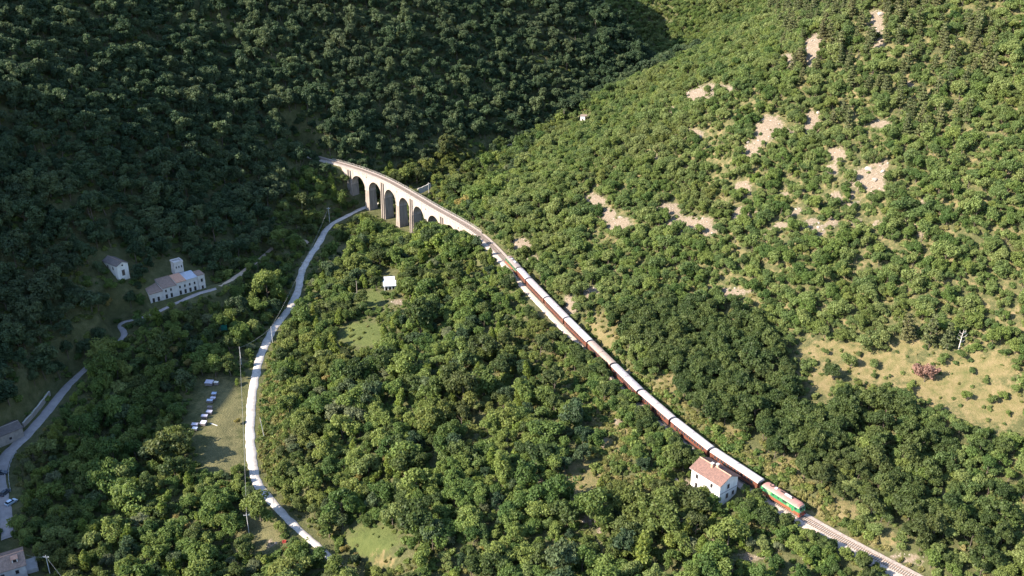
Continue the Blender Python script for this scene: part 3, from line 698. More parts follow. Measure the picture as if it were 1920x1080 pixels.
def chimney(c, x, y, z0, z1, mat='tile_pale', w=.5, cap='tile'):
    mb = MB(); mb.box(x - w / 2, x + w / 2, y - w / 2, y + w / 2, z0, z1); ch = mb.build('chimney', mat, c)
    mb = MB(); mb.box(x - w / 2 - .12, x + w / 2 + .12, y - w / 2 - .12, y + w / 2 + .12, z1, z1 + .14, taper=.02); mb.build('chimney_cap', cap, ch); return ch

# the white house by the line; its long front faces the valley
p1, p2, p3 = P(1349, 909, 5.2), P(1295.8, 875.6, 5.2), P(1385.9, 892.4, 5.2)
ex = (p1 - p2)[:2]; hl = np.linalg.norm(ex); hw0 = np.linalg.norm((p3 - p1)[:2]); ctr = (p2 + p3)[:2] / 2; az = math.atan2(ex[1], ex[0])
hs = thing('white_house', 'two-storey white house with red tiled gable roof beside the train', 'house', (*ctr, -1.6), az)
L, W = hl, hw0 * .97
gable_body(hs, L, W, -3.0, 6.7, 1.75, 'plaster_white')
rf = gable_roof(hs, L, W, 6.72, 1.78, .55, 'tile', ridge_mat='tile_pale')
for y, x in ((-.7, -.6), (.2, .7)): chimney(rf, x, y, 7.5, 9.7, 'tile_pale', .72, 'plaster_dim')
for u in (-3.4, 2.4): opening(hs, 'y-', u, 4.1, .85, 1.35, L, W)
for z in (4.3, 5.0): opening(hs, 'y-', -.55, z, .35, .4, L, W, sill=False)
for u in (-3.4, 0, 3.2): opening(hs, 'y-', u, .9, .9, 1.5, L, W)
opening(hs, 'x+', -.2, 4.1, .85, 1.4, L, W); opening(hs, 'x+', -.4, .6, .9, 1.7, L, W, 'door', 'shutter', False)
opening(hs, 'x+', 2.2, .9, .8, 1.3, L, W)
for u in (-3, 0, 3): opening(hs, 'y+', u, 4.1, .9, 1.4, L, W); opening(hs, 'y+', u, .9, .9, 1.5, L, W)
opening(hs, 'x-', 0, 4.1, .85, 1.4, L, W)
mb = MB(); e = .06
for a, b_, c_, d_ in ((-L / 2 - e, L / 2 + e, -W / 2 - e, -W / 2 - .002), (-L / 2 - e, L / 2 + e, W / 2 + .002, W / 2 + e), (L / 2 + .002, L / 2 + e, -W / 2, W / 2), (-L / 2 - e, -L / 2 - .002, -W / 2, W / 2)): mb.box(a, b_, c_, d_, 3.15, 3.42)
mb.build('string_course', 'trim_grey', hs)
mb = MB()
for sy in (-1, 1): mb.tube((-L / 2 - .5, sy * (W / 2 + .6), 6.52), (L / 2 + .5, sy * (W / 2 + .6), 6.52), .08, n=6)
mb.build('gutter', 'trim_grey', hs)

# the small chapel-like cottage on the left slope; gable end to the right
g1, g2 = P(227, 523, -4.), P(245, 518, -4.)
def house_at(name, label, px, py, dz, az, cat='house'):
    q = hit(px, py); return thing(name, label, cat, (q[0], q[1], q[2] + dz), az)
ct = thing('cottage', 'small pale cottage with gable door and round window among dark trees', 'cottage', (*hit(219, 507)[:2], float(hit(219, 507)[2]) - .4), R(-38)); L, W = 10.5, 5.4
gable_body(ct, L, W, -4.5, 4.6, 1.3, 'plaster_white'); gable_roof(ct, L, W, 4.62, 1.32, .35, 'tile_dark', ridge_mat='tile_old')
opening(ct, 'x+', 0, -.6, 1.3, 2.7, L, W, 'door', 'shutter', False); 
mb = MB(); mb.tube((L / 2 - .05, 0, 4.3), (L / 2 + .04, 0, 4.3), .42, n=14); mb.build('round_window', 'dark_opening', ct)
opening(ct, 'y-', 2, 2.2, .8, 1.2, L, W); opening(ct, 'y-', -2, 2.2, .8, 1.2, L, W)

# farmhouse row with a square tower
fx = thing('farmhouse', 'long stone farmhouse with mixed tiled roofs and square tower by the lane', 'farmhouse', tuple(P(338, 553, -12.4)), R(40)); 
def wing(c, x0, x1, W, ze, rise, wall, roof, y0=0, back=None):
    """one bay of the row: x range, own roof with its ridge across the slope"""
    e = link('wing', None, c, ((x0 + x1) / 2, y0, 0))
    return e
secs = [(-13.5, -7.5, 7.0, 4.3, 1.4, 'plaster_grey', 'tile_old'), (-7.5, -1.0, 8.5, 5.3, 1.5, 'plaster_dim', 'tile_old'), (-1.0, 3.6, 7.6, 6.2, .9, 'plaster_dim', 'tile_pale'), (3.6, 9.0, 6.6, 6.4, .8, 'plaster_dim', 'metal_sheet')]
for x0, x1, W, ze, rise, wm, rm in secs:
    mb = MB(); mb.box(x0, x1 - .01, 0, W, -4, ze); mb.add([(x0, 0, ze), (x0, W, ze), (x0, W, ze + rise), (x1 - .01, 0, ze), (x1 - .01, W, ze), (x1 - .01, W, ze + rise)], [(0, 1, 2), (3, 5, 4), (1, 4, 5, 2)]); mb.build('wall', wm, fx)
    k = rise / W; mb = MB(); o_ = .35
    mb.loft([[(x, -o_, ze - o_ * k + .02), (x, W + .1, ze + rise + .03), (x, W + .1, ze + rise + .17), (x, -o_, ze - o_ * k + .16)] for x in (x0 - .02, x1 + .0)]); r_ = mb.build('roof', rm, fx)
    if rm != 'metal_sheet':
        for r2 in range(6):
            y0, y1 = -o_ + (W + o_) * r2 / 6 - .02, -o_ + (W + o_) * (r2 + 1) / 6; mb = MB(); xs = np.linspace(x0 + .02, x1 - .02, int((x1 - x0) / .22))
            mb.loft([[(x, y0, ze + y0 * k + .18 + (.07 if i % 2 else 0)), (x, y1, ze + y1 * k + .24 + (.05 if i % 2 else -.04))] for i, x in enumerate(xs)], closed=False); mb.build('tile_course', rm, r_)
    else:
        for x in np.arange(x0 + .4, x1, .8): mb = MB(); mb.box(x - .03, x + .03, -.3, W, 0, .05, M=Matrix.Translation((0, 0, ze + .17)) @ Matrix.Rotation(math.atan(k), 4, 'X')); mb.build('roof_rib', rm, r_)
    for u in np.arange(x0 + 1.4, x1 - .8, 2.3):
        M = Matrix.Translation((u, 0, 0))
        mb = MB(); mb.box(-.5, .5, -.05, .05, .1, 2.1, M=M); mb.build('door' if (int(u * 3) % 2) else 'window', 'dark_opening', fx)
        if ze > 5: mb = MB(); mb.box(-.38, .38, -.05, .05, 3.3, 4.4, M=M); w_ = mb.build('window', 'dark_opening', fx); mb = MB(); mb.box(-.5, .5, -.1, .03, 3.16, 3.298, M=M); mb.build('sill', 'trim_grey', w_)
# end block, taller, with a plain front
mb = MB(); mb.box(9.0, 12.2, -.4, 5.2, -4, 6.9); mb.build('wall', 'plaster_grey', fx)
mb = MB(); mb.box(8.9, 12.35, -.55, 5.3, 6.9, 7.1); mb.build('roof', 'tile_old', fx)
for z in (.2, 3.6): mb = MB(); mb.box(10.2, 11.1, -.45, -.35, z, z + 1.5); mb.build('window', 'dark_opening', fx)
# tower
mb = MB(); mb.box(2.2, 6.6, 8.3, 12.6, -3, 11.6, taper=.15); tw = mb.build('tower', 'plaster_dim', fx)
mb = MB()
for x0, x1, y0, y1 in ((2.2, 6.6, 8.25, 8.75), (2.2, 6.6, 12.15, 12.65), (2.15, 2.65, 8.75, 12.15), (6.15, 6.65, 8.75, 12.15)): mb.box(x0, x1, y0, y1, 11.6, 12.4)
mb.build('parapet', 'plaster_grey', tw)
for k in range(3): mb = MB(); mb.box(2.9 + k * 1.25, 3.4 + k * 1.25, 8.36, 8.48, 9.2, 10.2); mb.build('window', 'dark_opening', tw)

# tiled house cut by the lower left corner of the picture
bl = thing('corner_house', 'house with brown tiled roof and small dormer in the lower left corner', 'house', tuple(P(8, 1085, -29)), R(30)); L, W = 13.0, 9.0
gable_body(bl, L, W, -4, 6.0, 1.9, 'plaster_dim'); rf = gable_roof(bl, L, W, 6.02, 1.92, .4, 'tile_old', ridge_mat='tile_pale'); chimney(rf, -2, 1.2, 6.8, 8.9)
mb = MB(); mb.box(3.2, 4.8, -3.0, -1.2, 6.2, 8.0); dm = mb.build('dormer', 'plaster_white', bl)
mb = MB(); mb.box(3.0, 5.0, -3.3, -1.0, 8.0, 8.14); mb.build('dormer_roof', 'tile_pale', dm); mb = MB(); mb.box(3.5, 4.5, -3.05, -2.98, 6.9, 7.8); mb.build('window', 'dark_opening', dm)
for u in (-4, 0, 4): opening(bl, 'y-', u, 3.6, .9, 1.3, L, W); opening(bl, 'y-', u, .4, .9, 1.5, L, W)
for u in (-2, 2): opening(bl, 'x+', u, 3.6, .9, 1.3, L, W)
mb = MB(); mb.box(L / 2, L / 2 + 3.2, -3.2, 2.5, -4, 2.7); ax = mb.build('terrace', 'plaster_grey', bl)
for x, y in ((L / 2 + 3.05, -3.05), (L / 2 + 3.05, 2.35), (L / 2 + 3.05, -.3)): mb = MB(); mb.box(x - .14, x + .14, y - .14, y + .14, 2.7, 3.9); mb.build('terrace_post', 'concrete', ax)
# low stone shed beside the lane on the left edge
ls = thing('stone_barn', 'low grey stone barn with dark roof at the lane, left edge', 'barn', tuple(P(14, 823, -25.2)), R(48)); L, W = 9.5, 7.0
gable_body(ls, L, W, -3, 4.2, 1.3, 'stone_grey'); rf = gable_roof(ls, L, W, 4.22, 1.32, .3, 'tile_dark', ridge_mat='stone_grey')
opening(ls, 'x+', -1.2, .1, 1.1, 2.2, L, W, 'door', 'shutter', False, 'plaster_dim'); opening(ls, 'x+', 1.3, 1.3, .8, 1.0, L, W, frame='plaster_dim'); opening(ls, 'y-', 0, 1.3, .9, 1.0, L, W)
i0 = int(np.argmin([abs(proj(*q)[0] - 112) for q in LANE])); i1 = int(np.argmin([abs(proj(*q)[0] - 58) for q in LANE]))
wall_along('stone_wall', LANE[min(i0, i1):max(i0, i1)], 3.3, 1.9, .6, 'stone_grey', 'grey rubble stone wall along the uphill side of the village lane')

# little shed with a pale sheet roof in the middle garden
sq = hit(731, 541); sh = thing('garden_shed', 'small white open-fronted shed with pale sheet roof in the gardens', 'shed', tuple(sq), R(8))
mb = MB()
for x in (-2.4, -.8, .9, 2.4): mb.box(x - .28, x + .28, -1.7, -1.3, -.8, 2.1)
mb.box(-2.6, 2.6, 1.2, 1.5, -.8, 3.0); mb.box(-2.6, -2.3, -1.3, 1.2, -.8, 2.2); mb.box(2.3, 2.6, -1.3, 1.2, -.8, 2.2); mb.build('wall', 'plaster_white', sh)
mb = MB(); mb.loft([[(x, -2.1, 2.15), (x, 1.9, 3.15), (x, 1.9, 3.25), (x, -2.1, 2.25)] for x in (-3.0, 3.0)]); r_ = mb.build('roof', 'metal_pale', sh)
for x in np.arange(-2.8, 2.9, .7): mb = MB(); mb.loft([[(x - .04, -2.1, 2.25), (x + .04, -2.1, 2.25), (x + .04, -2.1, 2.3), (x - .04, -2.1, 2.3)], [(x - .04, 1.9, 3.25), (x + .04, 1.9, 3.25), (x + .04, 1.9, 3.3), (x - .04, 1.9, 3.3)]]); mb.build('roof_rib', 'metal_pale', r_)
mb = MB(); mb.box(-2.2, 2.2, 1.5, 4.4, -.8, 3.1); mb.build('back_room', 'plaster_white', sh); mb = MB(); mb.loft([[(x, 1.45, 3.12), (x, 4.6, 4.0), (x, 4.6, 4.1), (x, 1.45, 3.22)] for x in (-2.5, 2.5)]); mb.build('back_roof', 'metal_pale', sh)
# white hut on the skyline of the right hill
hq = hit(1093, 226); ht = thing('white_hut', 'tiny white hut with flat roof at the foot of the far dark slope', 'hut', (hq[0], hq[1], hq[2] - .2), R(-12))
mb = MB(); mb.box(-1.5, 1.5, -1.6, 1.6, -1.0, 3.6); mb.build('wall', 'plaster_white', ht); mb = MB(); mb.box(-1.8, 2.6, -1.9, 1.9, 3.6, 3.8); mb.build('roof', 'tile_old', ht)
mb = MB(); mb.box(-.45, .45, -1.63, -1.58, -.2, 1.9); mb.build('door', 'shutter', ht)

# ------------------------------------------------------------------ hutches in the field left of the road
hut_spec = [((393, 722), 3.2, 2.4, 1.5, 'hutch_grey', 'largest hutch, mauve-grey lid, at the far end of the row'), ((406, 722), 1.8, 1.2, 1.3, 'hutch_cream', 'cream-lidded hutch beside the largest one, far end of the row'),
            ((402, 742), 1.9, 1.4, 1.1, 'hutch_blue', 'pale blue-white hutch, third down the row in the shaded field'), ((400, 750), 2.1, 1.2, 1.0, 'hutch_grey', 'dull grey hutch touching the brightest blue one, right side'),
            ((394, 755), 2.4, 1.3, 1.1, 'hutch_blue', 'brightest pale blue hutch in the middle of the row'), ((394, 767), 2.0, 1.1, 1.0, 'hutch_wood', 'dark wooden hutch without bright lid, middle of the row'),
            ((393, 776), 2.3, 1.5, 1.1, 'hutch_grey', 'grey-lidded hutch just below the dark wooden one'), ((384, 784), 2.4, 1.4, 1.1, 'hutch_grey', 'grey hutch set back to the left above the squarest one'),
            ((382, 797), 2.2, 2.0, 1.2, 'hutch_grey', 'squarest mauve hutch near the lower end of the row'), ((366, 800), 2.4, 1.4, 1.1, 'hutch_grey', 'left grey hutch, upper of the pair ending the row'),
            ((366, 807), 2.0, 1.3, 1.0, 'hutch_blue', 'left pale blue hutch, lower of the pair ending the row')]
for (px, py), w, d, h, mt, lb in hut_spec:
    q = hit(px, py); o = thing('hutch', lb, 'hutch', tuple(q), R(-4 + random.uniform(-6, 6)), 'row of low hutches in the shaded field')
    mb = MB(); mb.box(-w / 2 + .1, w / 2 - .1, -d / 2 + .1, d / 2 - .1, .25, h); mb.build('box', 'hutch_wood', o)
    mb = MB(); M = Matrix.Translation((0, 0, h)) @ Matrix.Rotation(R(8), 4, 'X'); mb.box(-w / 2, w / 2, -d / 2, d / 2, .12, .2, M=M); mb.build('lid', mt, o)
    for sx in (-1, 1):
        for sy in (-1, 1): mb = MB(); mb.box(sx * (w / 2 - .25) - .07, sx * (w / 2 - .25) + .07, sy * (d / 2 - .25) - .07, sy * (d / 2 - .25) + .07, -.3, .25); mb.build('leg', 'hutch_wood', o)
q = hit(401, 796); o = thing('plank', 'loose pale plank lying on the field beside the squarest hutch', 'plank', tuple(q), R(-30)); mb = MB(); mb.box(-1.8, 1.8, -.16, .16, .02, .1); mb.build('board', 'pole_grey', o)
q = hit(417, 617); o = thing('green_net_shelter', 'small shelter of dark turquoise netting in the shaded garden', 'shelter', tuple(q), R(20))
mb = MB(); mb.loft([[(x, -1.6, -.3), (x, -1.3, 1.4), (x, 0, 2.0), (x, 1.3, 1.4), (x, 1.6, -.3)] for x in (-2, 2)], closed=True); mb.build('netting', 'net_green', o)
for px, py, lb in ((533, 1017, 'small red crate lying in the weeds by the lower field'), (536, 1031, 'second small red crate nearer the bottom edge, below the first')):
    q = hit(px, py); o = thing('red_crate', lb, 'crate', tuple(q), R(random.uniform(0, 90)))
    mb = MB(); mb.box(-.6, .6, -.4, .4, -.1, .06); mb.build('base', 'red_paint', o)
    for a, b_, c_, d_ in ((-.6, .6, -.4, -.33), (-.6, .6, .33, .4), (-.6, -.53, -.33, .33), (.53, .6, -.33, .33)): mb = MB(); mb.box(a, b_, c_, d_, .06, .65); mb.build('side', 'red_paint', o)

# ------------------------------------------------------------------ vehicles on the lane
def make_car(label, px, py, rz, paint, z=None):
    q = hit(px, py) if z is None else P(px, py, z); o = thing('parked_car', label, 'car', tuple(q), rz, 'cars parked on the village lane')
    mb = MB(); W_c = .86
    def sec(x, zs): return [(x, -W_c, zs[0]), (x, -W_c, zs[1]), (x, -W_c * .9, zs[2]), (x, W_c * .9, zs[2]), (x, W_c, zs[1]), (x, W_c, zs[0])]
    mb.loft([sec(-2.05, (.4, .6, .75)), sec(-1.95, (.25, .8, .95)), sec(-.9, (.25, .85, .98)), sec(.9, (.25, .82, .95)), sec(1.7, (.25, .75, .85)), sec(2.05, (.4, .55, .65))]); mb.build('body', paint, o, smooth=False)
    mb = MB(); mb.loft([[(x, -w, z), (x, w, z)] for x, z, w in ((-1.75, .96, .76), (-1.3, 1.42, .64), (.25, 1.45, .64), (1.0, .95, .76))], closed=False)
    mb.add([(-1.75, -.76, .94), (-1.3, -.64, 1.42), (.25, -.64, 1.45), (1.0, -.76, .94), (-1.75, .76, .94), (-1.3, .64, 1.42), (.25, .64, 1.45), (1.0, .76, .94)], [(0, 3, 2, 1), (4, 5, 6, 7)]); mb.build('windows', 'glass', o)
    mb = MB(); mb.box(-1.3, .25, -.64, .64, 1.452, 1.49, taper=.03); mb.build('roof', paint, o)
    for x in (-1.25, 1.3):
        for y in (-.8, .8): 
            mb = MB(); mb.tube((x, y - .1, .3), (x, y + .1, .3), .3, n=14); w = mb.build('wheel', 'rubber', o); mb = MB(); mb.tube((x, y - .11, .3), (x, y + .11, .3), .18, n=10); mb.build('rim', 'metal_pale', w)
    for y in (-.6, .6):
        mb = MB(); mb.box(1.98, 2.07, y - .16, y + .16, .52, .64); mb.build('headlight', 'car_white', o)
        mb = MB(); mb.box(-2.07, -1.98, y - .14, y + .14, .62, .76); mb.build('tail_light', 'red_paint', o)
    return o
make_car('silver-blue car parked at the lower end of the village lane', 21, 944, R(60), 'car_silver')
make_car('dark car parked just above the silver-blue one', 10, 926, R(75), 'car_dark')
make_car('dark car nearest the bend, cut by the left edge', 3, 889, R(10), 'car_dark')
i2 = int(np.argmin([abs(proj(*q)[1] - 850) for q in LANE])); i3 = int(np.argmin([abs(proj(*q)[1] - 930) for q in LANE]))
seg = LANE[i2:i3]; gr = thing('guard_rail', 'thin pale guard rail along the outer edge of the lane bend', 'guard rail', tuple(seg[len(seg) // 2])); GO = -Vector(seg[len(seg) // 2])
tg = np.gradient(seg[:, :2], axis=0); tg /= np.linalg.norm(tg, axis=1)[:, None]
gp = [Vector((q[0] - t[1] * 3.1, q[1] + t[0] * 3.1, q[2])) + GO for q, t in zip(seg, tg)]
mb = MB(); mb.loft([[g + Vector((0, 0, .55)), g + Vector((.05, 0, .55)), g + Vector((.05, 0, .85)), g + Vector((0, 0, .85))] for g in gp]); mb.build('beam', 'metal_pale', gr)
pm = MB().box(-.06, .06, -.06, .06, -.4, .85).mesh('post', 'metal_pale')
for g in gp[::2]: link('post', pm, gr, g)

# ------------------------------------------------------------------ poles and wires
def make_pole(label, px, py, h, arm=True, mat='pole_grey', lean=0, r=.15):
    q = hit(px, py); o = thing('utility_pole', label, 'pole', tuple(q), R(random.uniform(-15, 15)), 'utility poles in the valley')
    mb = MB(); mb.tube((0, 0, -.8), (lean * h, 0, h), r, r * .65, 8); mb.build('post', mat, o)
    if arm:
        mb = MB(); mb.box(lean * h - .95, lean * h + .95, -.07, .07, h - .75, h - .6); a = mb.build('crossarm', mat, o)
        for x in (-.8, 0, .8): mb = MB(); mb.tube((lean * h + x, 0, h - .6), (lean * h + x, 0, h - .35), .06, n=6); mb.build('insulator', 'car_white', a)
    return Vector(q) + Vector((lean * h, 0, h - .4))
t1 = make_pole('tall pole with cross-arm at the road bend left of the viaduct', 618, 417, 9.0)
t2 = make_pole('pole with cross-arm standing in the shaded stretch of the road', 571, 515, 7.0)
t3 = make_pole('pole at the roadside where the sunlit stretch of road begins', 512, 649, 9.5, False)
t4 = make_pole('bare white pole left of the road above the hutches', 453, 684, 8.5, False)
t5 = make_pole('pole with cross-arm in the lower field left of the road end', 467, 1000, 8.0)
t6 = make_pole('slim leaning pole on the grass bank right of the road', 497, 824, 9.5, False, lean=-.1, r=.12)
t7 = make_pole('pole with wires beside the corner house at the bottom left', 96, 1085, 9.0)
t8 = make_pole('wooden pole among the garden trees below the shed', 670, 556, 8.0, False, 'pole_wood')
t9 = make_pole('short wooden pole above the bright lawn', 677, 592, 5.0, False, 'pole_wood')
t10 = make_pole('thin pole right behind the viaduct by the pale wall', 804, 366, 8.0, False)
t11 = make_pole('dim pole left of the white hut on the far slope', 1057, 236, 11.0, False, 'pole_wood')
def make_wire(label, a, b, sag=1.2, r=.035):
    o = thing('power_cable', label, 'cable', tuple((a + b) / 2)); c = (a + b) / 2; mb = MB(); pts = []
    for k in range(13): t = k / 12; p_ = a.lerp(b, t) - Vector((0, 0, 4 * sag * t * (1 - t))); pts.append(p_ - c)
    for p_, q_ in zip(pts, pts[1:]): mb.tube(p_, q_, r, n=5, caps=False)
    mb.build('strand', 'wire', o)
make_wire('cable hanging from the bare white pole to the lower field pole', t4, t5, 2.0)
make_wire('cable between the sunlit roadside pole and the bare white pole', t3, t4, 1.0)
make_wire('cable between the two poles along the shaded road', t1, t2, 1.2)
make_wire('cable from the shaded road pole to the sunlit roadside pole', t2, t3, 1.2)
make_wire('cable from the bottom left pole to the corner house', t7, Vector(P(48, 1040, -24)), .6)
make_wire('cable running from the bottom left pole out of the picture', t7, Vector(P(150, 1120, -26)), .8)

# ------------------------------------------------------------------ boulders
def rock_mesh(seed):
    r_ = np.random.default_rng(seed); bm = bmesh.new(); bmesh.ops.create_icosphere(bm, subdivisions=2, radius=1)
    ax = r_.normal(size=(9, 3)); ax /= np.linalg.norm(ax, axis=1)[:, None]; of = r_.uniform(.55, .9, 9)
    for v in bm.verts:
        p_ = np.array(v.co)
        for a_, o_ in zip(ax, of):
            d_ = p_ @ a_
            if d_ > o_: p_ = p_ - a_ * (d_ - o_)
        v.co = p_ * (1, .8, .7)
    m = bpy.data.meshes.new('boulder'); bm.to_mesh(m); bm.free(); m.materials.append(MATS['rock']); return m
RK = [rock_mesh(k) for k in range(5)]
rock_px = [(1325, 197, 2.6, 'large white rock outcrop high on the right hill'), (1313, 203, 1.7, 'white rock touching the large outcrop, lower left of it'), (1216, 326, 2.0, 'lone white boulder low on the left part of the right hill'),
           (1283, 253, 1.5, 'left white rock of the row of rocks on the hill'), (1297, 256, 1.1, 'middle small rock of the row on the hill'), (1310, 258, 1.7, 'right white rock of the row on the hill'),
           (1252, 252, 1.0, 'small rock standing apart left of the rock row'), (1628, 318, 1.6, 'pale rock at the top of the rocky scar'), (1640, 338, 1.3, 'pale rock in the middle of the rocky scar'), (1612, 345, 1.2, 'pale rock at the left of the rocky scar'),
           (1632, 368, 1.4, 'pale rock at the foot of the rocky scar'), (1655, 322, 1.2, 'pale rock at the right rim of the rocky scar'), (1535, 212, 1.3, 'pale rock on the upper scree below the pines'), (1650, 28, 1.8, 'rock at the top of the highest scree'),
           (1645, 62, 1.3, 'rock in the highest scree, lower down'), (1402, 268, 1.0, 'small rock beside the big bare patch'), (1276, 905, .9, 'pale boulder in the bushes left of the white house'), (1268, 900, .7, 'small pale boulder further left of the white house'),
           (960, 512, .8, 'white boulder beside the rear locomotive')]
for k, (px, py, s_, lb) in enumerate(rock_px):
    q = hit(px, py); o = link('boulder', RK[k % 5], None, (q[0], q[1], q[2] + s_ * .15), (0, 0, random.uniform(0, 6)), (s_, s_, s_)); tag(o, lb, 'boulder', 'boulders and outcrops')
#VEG
# ------------------------------------------------------------------ trees: crowns made of many leaf-sized faces in clumps
def leaf_quads(cent, nrm, size, r_, aspect=1.0):
    n = len(cent); t = r_.normal(size=(n, 3)); u = np.cross(nrm, t); u /= np.linalg.norm(u, axis=1)[:, None] + 1e-9; w = np.cross(nrm, u)
    s = (size * r_.uniform(.65, 1.35, n))[:, None] * .5
    a = s * aspect
    v = np.stack([cent - u * a - w * s * .55, cent + u * a * .2 - w * s, cent + u * a + w * s * .55, cent - u * a * .2 + w * s], 1)
    return v.reshape(-1, 3)
def crown_arrays(seed, Rr, H, base, ncl, nleaf, leaf, shape='round', clr=(.17, .34)):
    r_ = np.random.default_rng(seed); V = []; T = []
    lob = r_.normal(size=(5, 3)); lob /= np.linalg.norm(lob, axis=1)[:, None]
    Hc = H - base; cz = base + Hc * .48
    lobes = [(np.array([0, 0, base + Hc * .62]), Rr * .55)]
    for k in range(int(r_.integers(3, 6))):
        a_ = r_.uniform(0, 6.283); q_ = Rr * r_.uniform(.42, .72); lobes.append((np.array([math.cos(a_) * q_, math.sin(a_) * q_, base + Hc * r_.uniform(.18, .62)]), Rr * r_.uniform(.34, .56)))
    for k in range(ncl):
        if shape == 'round':
            d = r_.normal(size=3); d[2] = d[2] * .8 + .25; d /= np.linalg.norm(d)
            lc, lr = lobes[k % len(lobes)]; rad = lr * r_.uniform(.35, .95)
            c = lc + d * rad * np.array([1, 1, .85]); c[2] = max(c[2], base * .8); cr = Rr * r_.uniform(*clr)
        elif shape == 'column':
            z = r_.random(); a_ = r_.uniform(0, 6.283); p_ = (1 - abs(2 * z - .75) ** 2.2 * .55); c = np.array([math.cos(a_) * Rr * .6 * p_, math.sin(a_) * Rr * .6 * p_, base + z * Hc * .93]); cr = Rr * r_.uniform(.4, .6) * max(p_, .3)
        elif shape == 'pine':
            tier = r_.integers(0, 7); z = tier / 6.; a_ = r_.uniform(0, 6.283); rr = Rr * (1 - z * .72) * r_.uniform(.25, .95); c = np.array([math.cos(a_) * rr, math.sin(a_) * rr, base + z * Hc * .92 + r_.normal() * .12 - .12 * rr]); cr = Rr * r_.uniform(.2, .30) * (1.1 - .4 * z)
        elif shape == 'bush':
            d = r_.normal(size=3); d[2] = abs(d[2]); d /= np.linalg.norm(d); rad = r_.uniform(.3, .85); c = np.array([d[0] * Rr * rad, d[1] * Rr * rad, H * .08 + d[2] * H * .75 * rad]); cr = Rr * r_.uniform(.28, .45)
        n = nleaf; dd = r_.normal(size=(n, 3)); dd[:, 2] = dd[:, 2] * .9 + .22; dd /= np.linalg.norm(dd, axis=1)[:, None]
        rr = cr * r_.uniform(.55, 1.12, n) ** .7; fl = .45 if shape == 'pine' else .85
        cent = c + dd * rr[:, None] * np.array([1, 1, fl])
        nr = dd * .8 + r_.normal(size=(n, 3)) * .6 + np.array([0, 0, .3]); nr /= np.linalg.norm(nr, axis=1)[:, None]
        V.append(leaf_quads(cent, nr, leaf, r_, 1.15)); T.append(np.repeat(r_.uniform(.78, 1.22) * r_.uniform(.9, 1.1, n), 4))
    V = np.vstack(V); V[:, 2] = np.maximum(V[:, 2], .05); return V, np.concatenate(T)
def quad_mesh(name, V, T, mat, extra=None, mat2='bark'):
    nq = len(V) // 4; F = np.arange(nq * 4).reshape(nq, 4)
    m = bpy.data.meshes.new(name); vs_ = V; fs = [tuple(q) for q in F.tolist()]; tone = T; mi = [0] * nq
    if extra is not None:
        o = len(V); vs_ = np.vstack([V, np.array(extra.v)]); fs += [tuple(i + o for i in q) for q in extra.f]; tone = np.r_[T, np.ones(len(extra.v))]; mi += [1] * len(extra.f)
    m.from_pydata(vs_.tolist(), [], fs); a = m.attributes.new('tone', 'FLOAT', 'POINT'); a.data.foreach_set('value', tone.astype('f4'))
    m.materials.append(MATS[mat])
    if extra is not None: m.materials.append(MATS[mat2]); m.polygons.foreach_set('material_index', mi)
    m.update(); return m
def trunk_mb(seed, Rr, H, base, thick=.22, pine=False):
    r_ = np.random.default_rng(seed + 99); mb = MB(); top = H * (.93 if pine else .62); bend = r_.normal(size=2) * .25
    mb.tube((0, 0, -.8), (bend[0] * .4, bend[1] * .4, base), thick, thick * .75, 6, caps=False); mb.tube((bend[0] * .4, bend[1] * .4, base), (bend[0], bend[1], top), thick * .75, thick * .25, 6, caps=False)
    for k in range(0 if pine else 4):
        a_ = r_.uniform(0, 6.28); z = base + (top - base) * (.1 + .2 * k); mb.tube((bend[0] * .5, bend[1] * .5, z), (math.cos(a_) * Rr * .6, math.sin(a_) * Rr * .6, z + Rr * .45), thick * .4, thick * .12, 5, caps=False)
    return mb
# kind: radius, height, clear stem, clumps, leaves per clump, leaf size, shape, material, stem thickness
SPEC = {}
for k in range(5): SPEC['green%d' % k] = (3.0 + .25 * (k % 3), 6.6 + .5 * (k % 2), 1.3, 58, 62, .33, 'round', 'leaf_green', .2)
for k in range(4): SPEC['hill%d' % k] = (2.7 + .2 * (k % 3), 5.0 + .5 * (k % 2), .6, 50, 56, .32, 'round', 'leaf_hill', .15)
for k in range(3): SPEC['dark%d' % k] = (3.4, 8.0, 1.8, 46, 60, .42, 'round', 'leaf_dark', .2)
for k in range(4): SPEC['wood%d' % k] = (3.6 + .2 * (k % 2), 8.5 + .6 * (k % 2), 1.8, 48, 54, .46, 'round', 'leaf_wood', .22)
for k in range(2): SPEC['pine%d' % k] = (2.9, 11.0, 1.8, 70, 34, .45, 'pine', 'leaf_pine', .2)
for k in range(2): SPEC['shrub%d' % k] = (1.3, 1.7, 0, 14, 46, .34, 'bush', 'leaf_hill', .05)
for k in range(2): SPEC['scrub%d' % k] = (1.4, 1.9, 0, 14, 46, .36, 'bush', 'leaf_green', .05)
for k in range(2): SPEC['weed%d' % k] = (1.1, 1.0, 0, 10, 40, .30, 'bush', 'leaf_weed', .05)
SPEC['column0'] = (1.6, 9.5, .5, 34, 50, .34, 'column', 'leaf_dark', .18)
SPEC['poplar0'] = (2.4, 11.0, 1.4, 46, 50, .42, 'column', 'leaf_lime', .2)
SPEC['big0'] = (5.6, 12.5, 2.6, 80, 64, .52, 'round', 'leaf_green', .38)
SPEC['willow0'] = (4.2, 8.0, 1.4, 60, 60, .42, 'round', 'leaf_willow', .3)
SPEC['yellow0'] = (4.0, 8.0, 1.8, 50, 56, .44, 'round', 'leaf_yellow', .22)
SPEC['lime0'] = (3.2, 7.4, 1.4, 36, 56, .46, 'round', 'leaf_lime', .2)
SPEC['brown0'] = (4.3, 7.0, .8, 46, 56, .42, 'round', 'leaf_brown', .22)
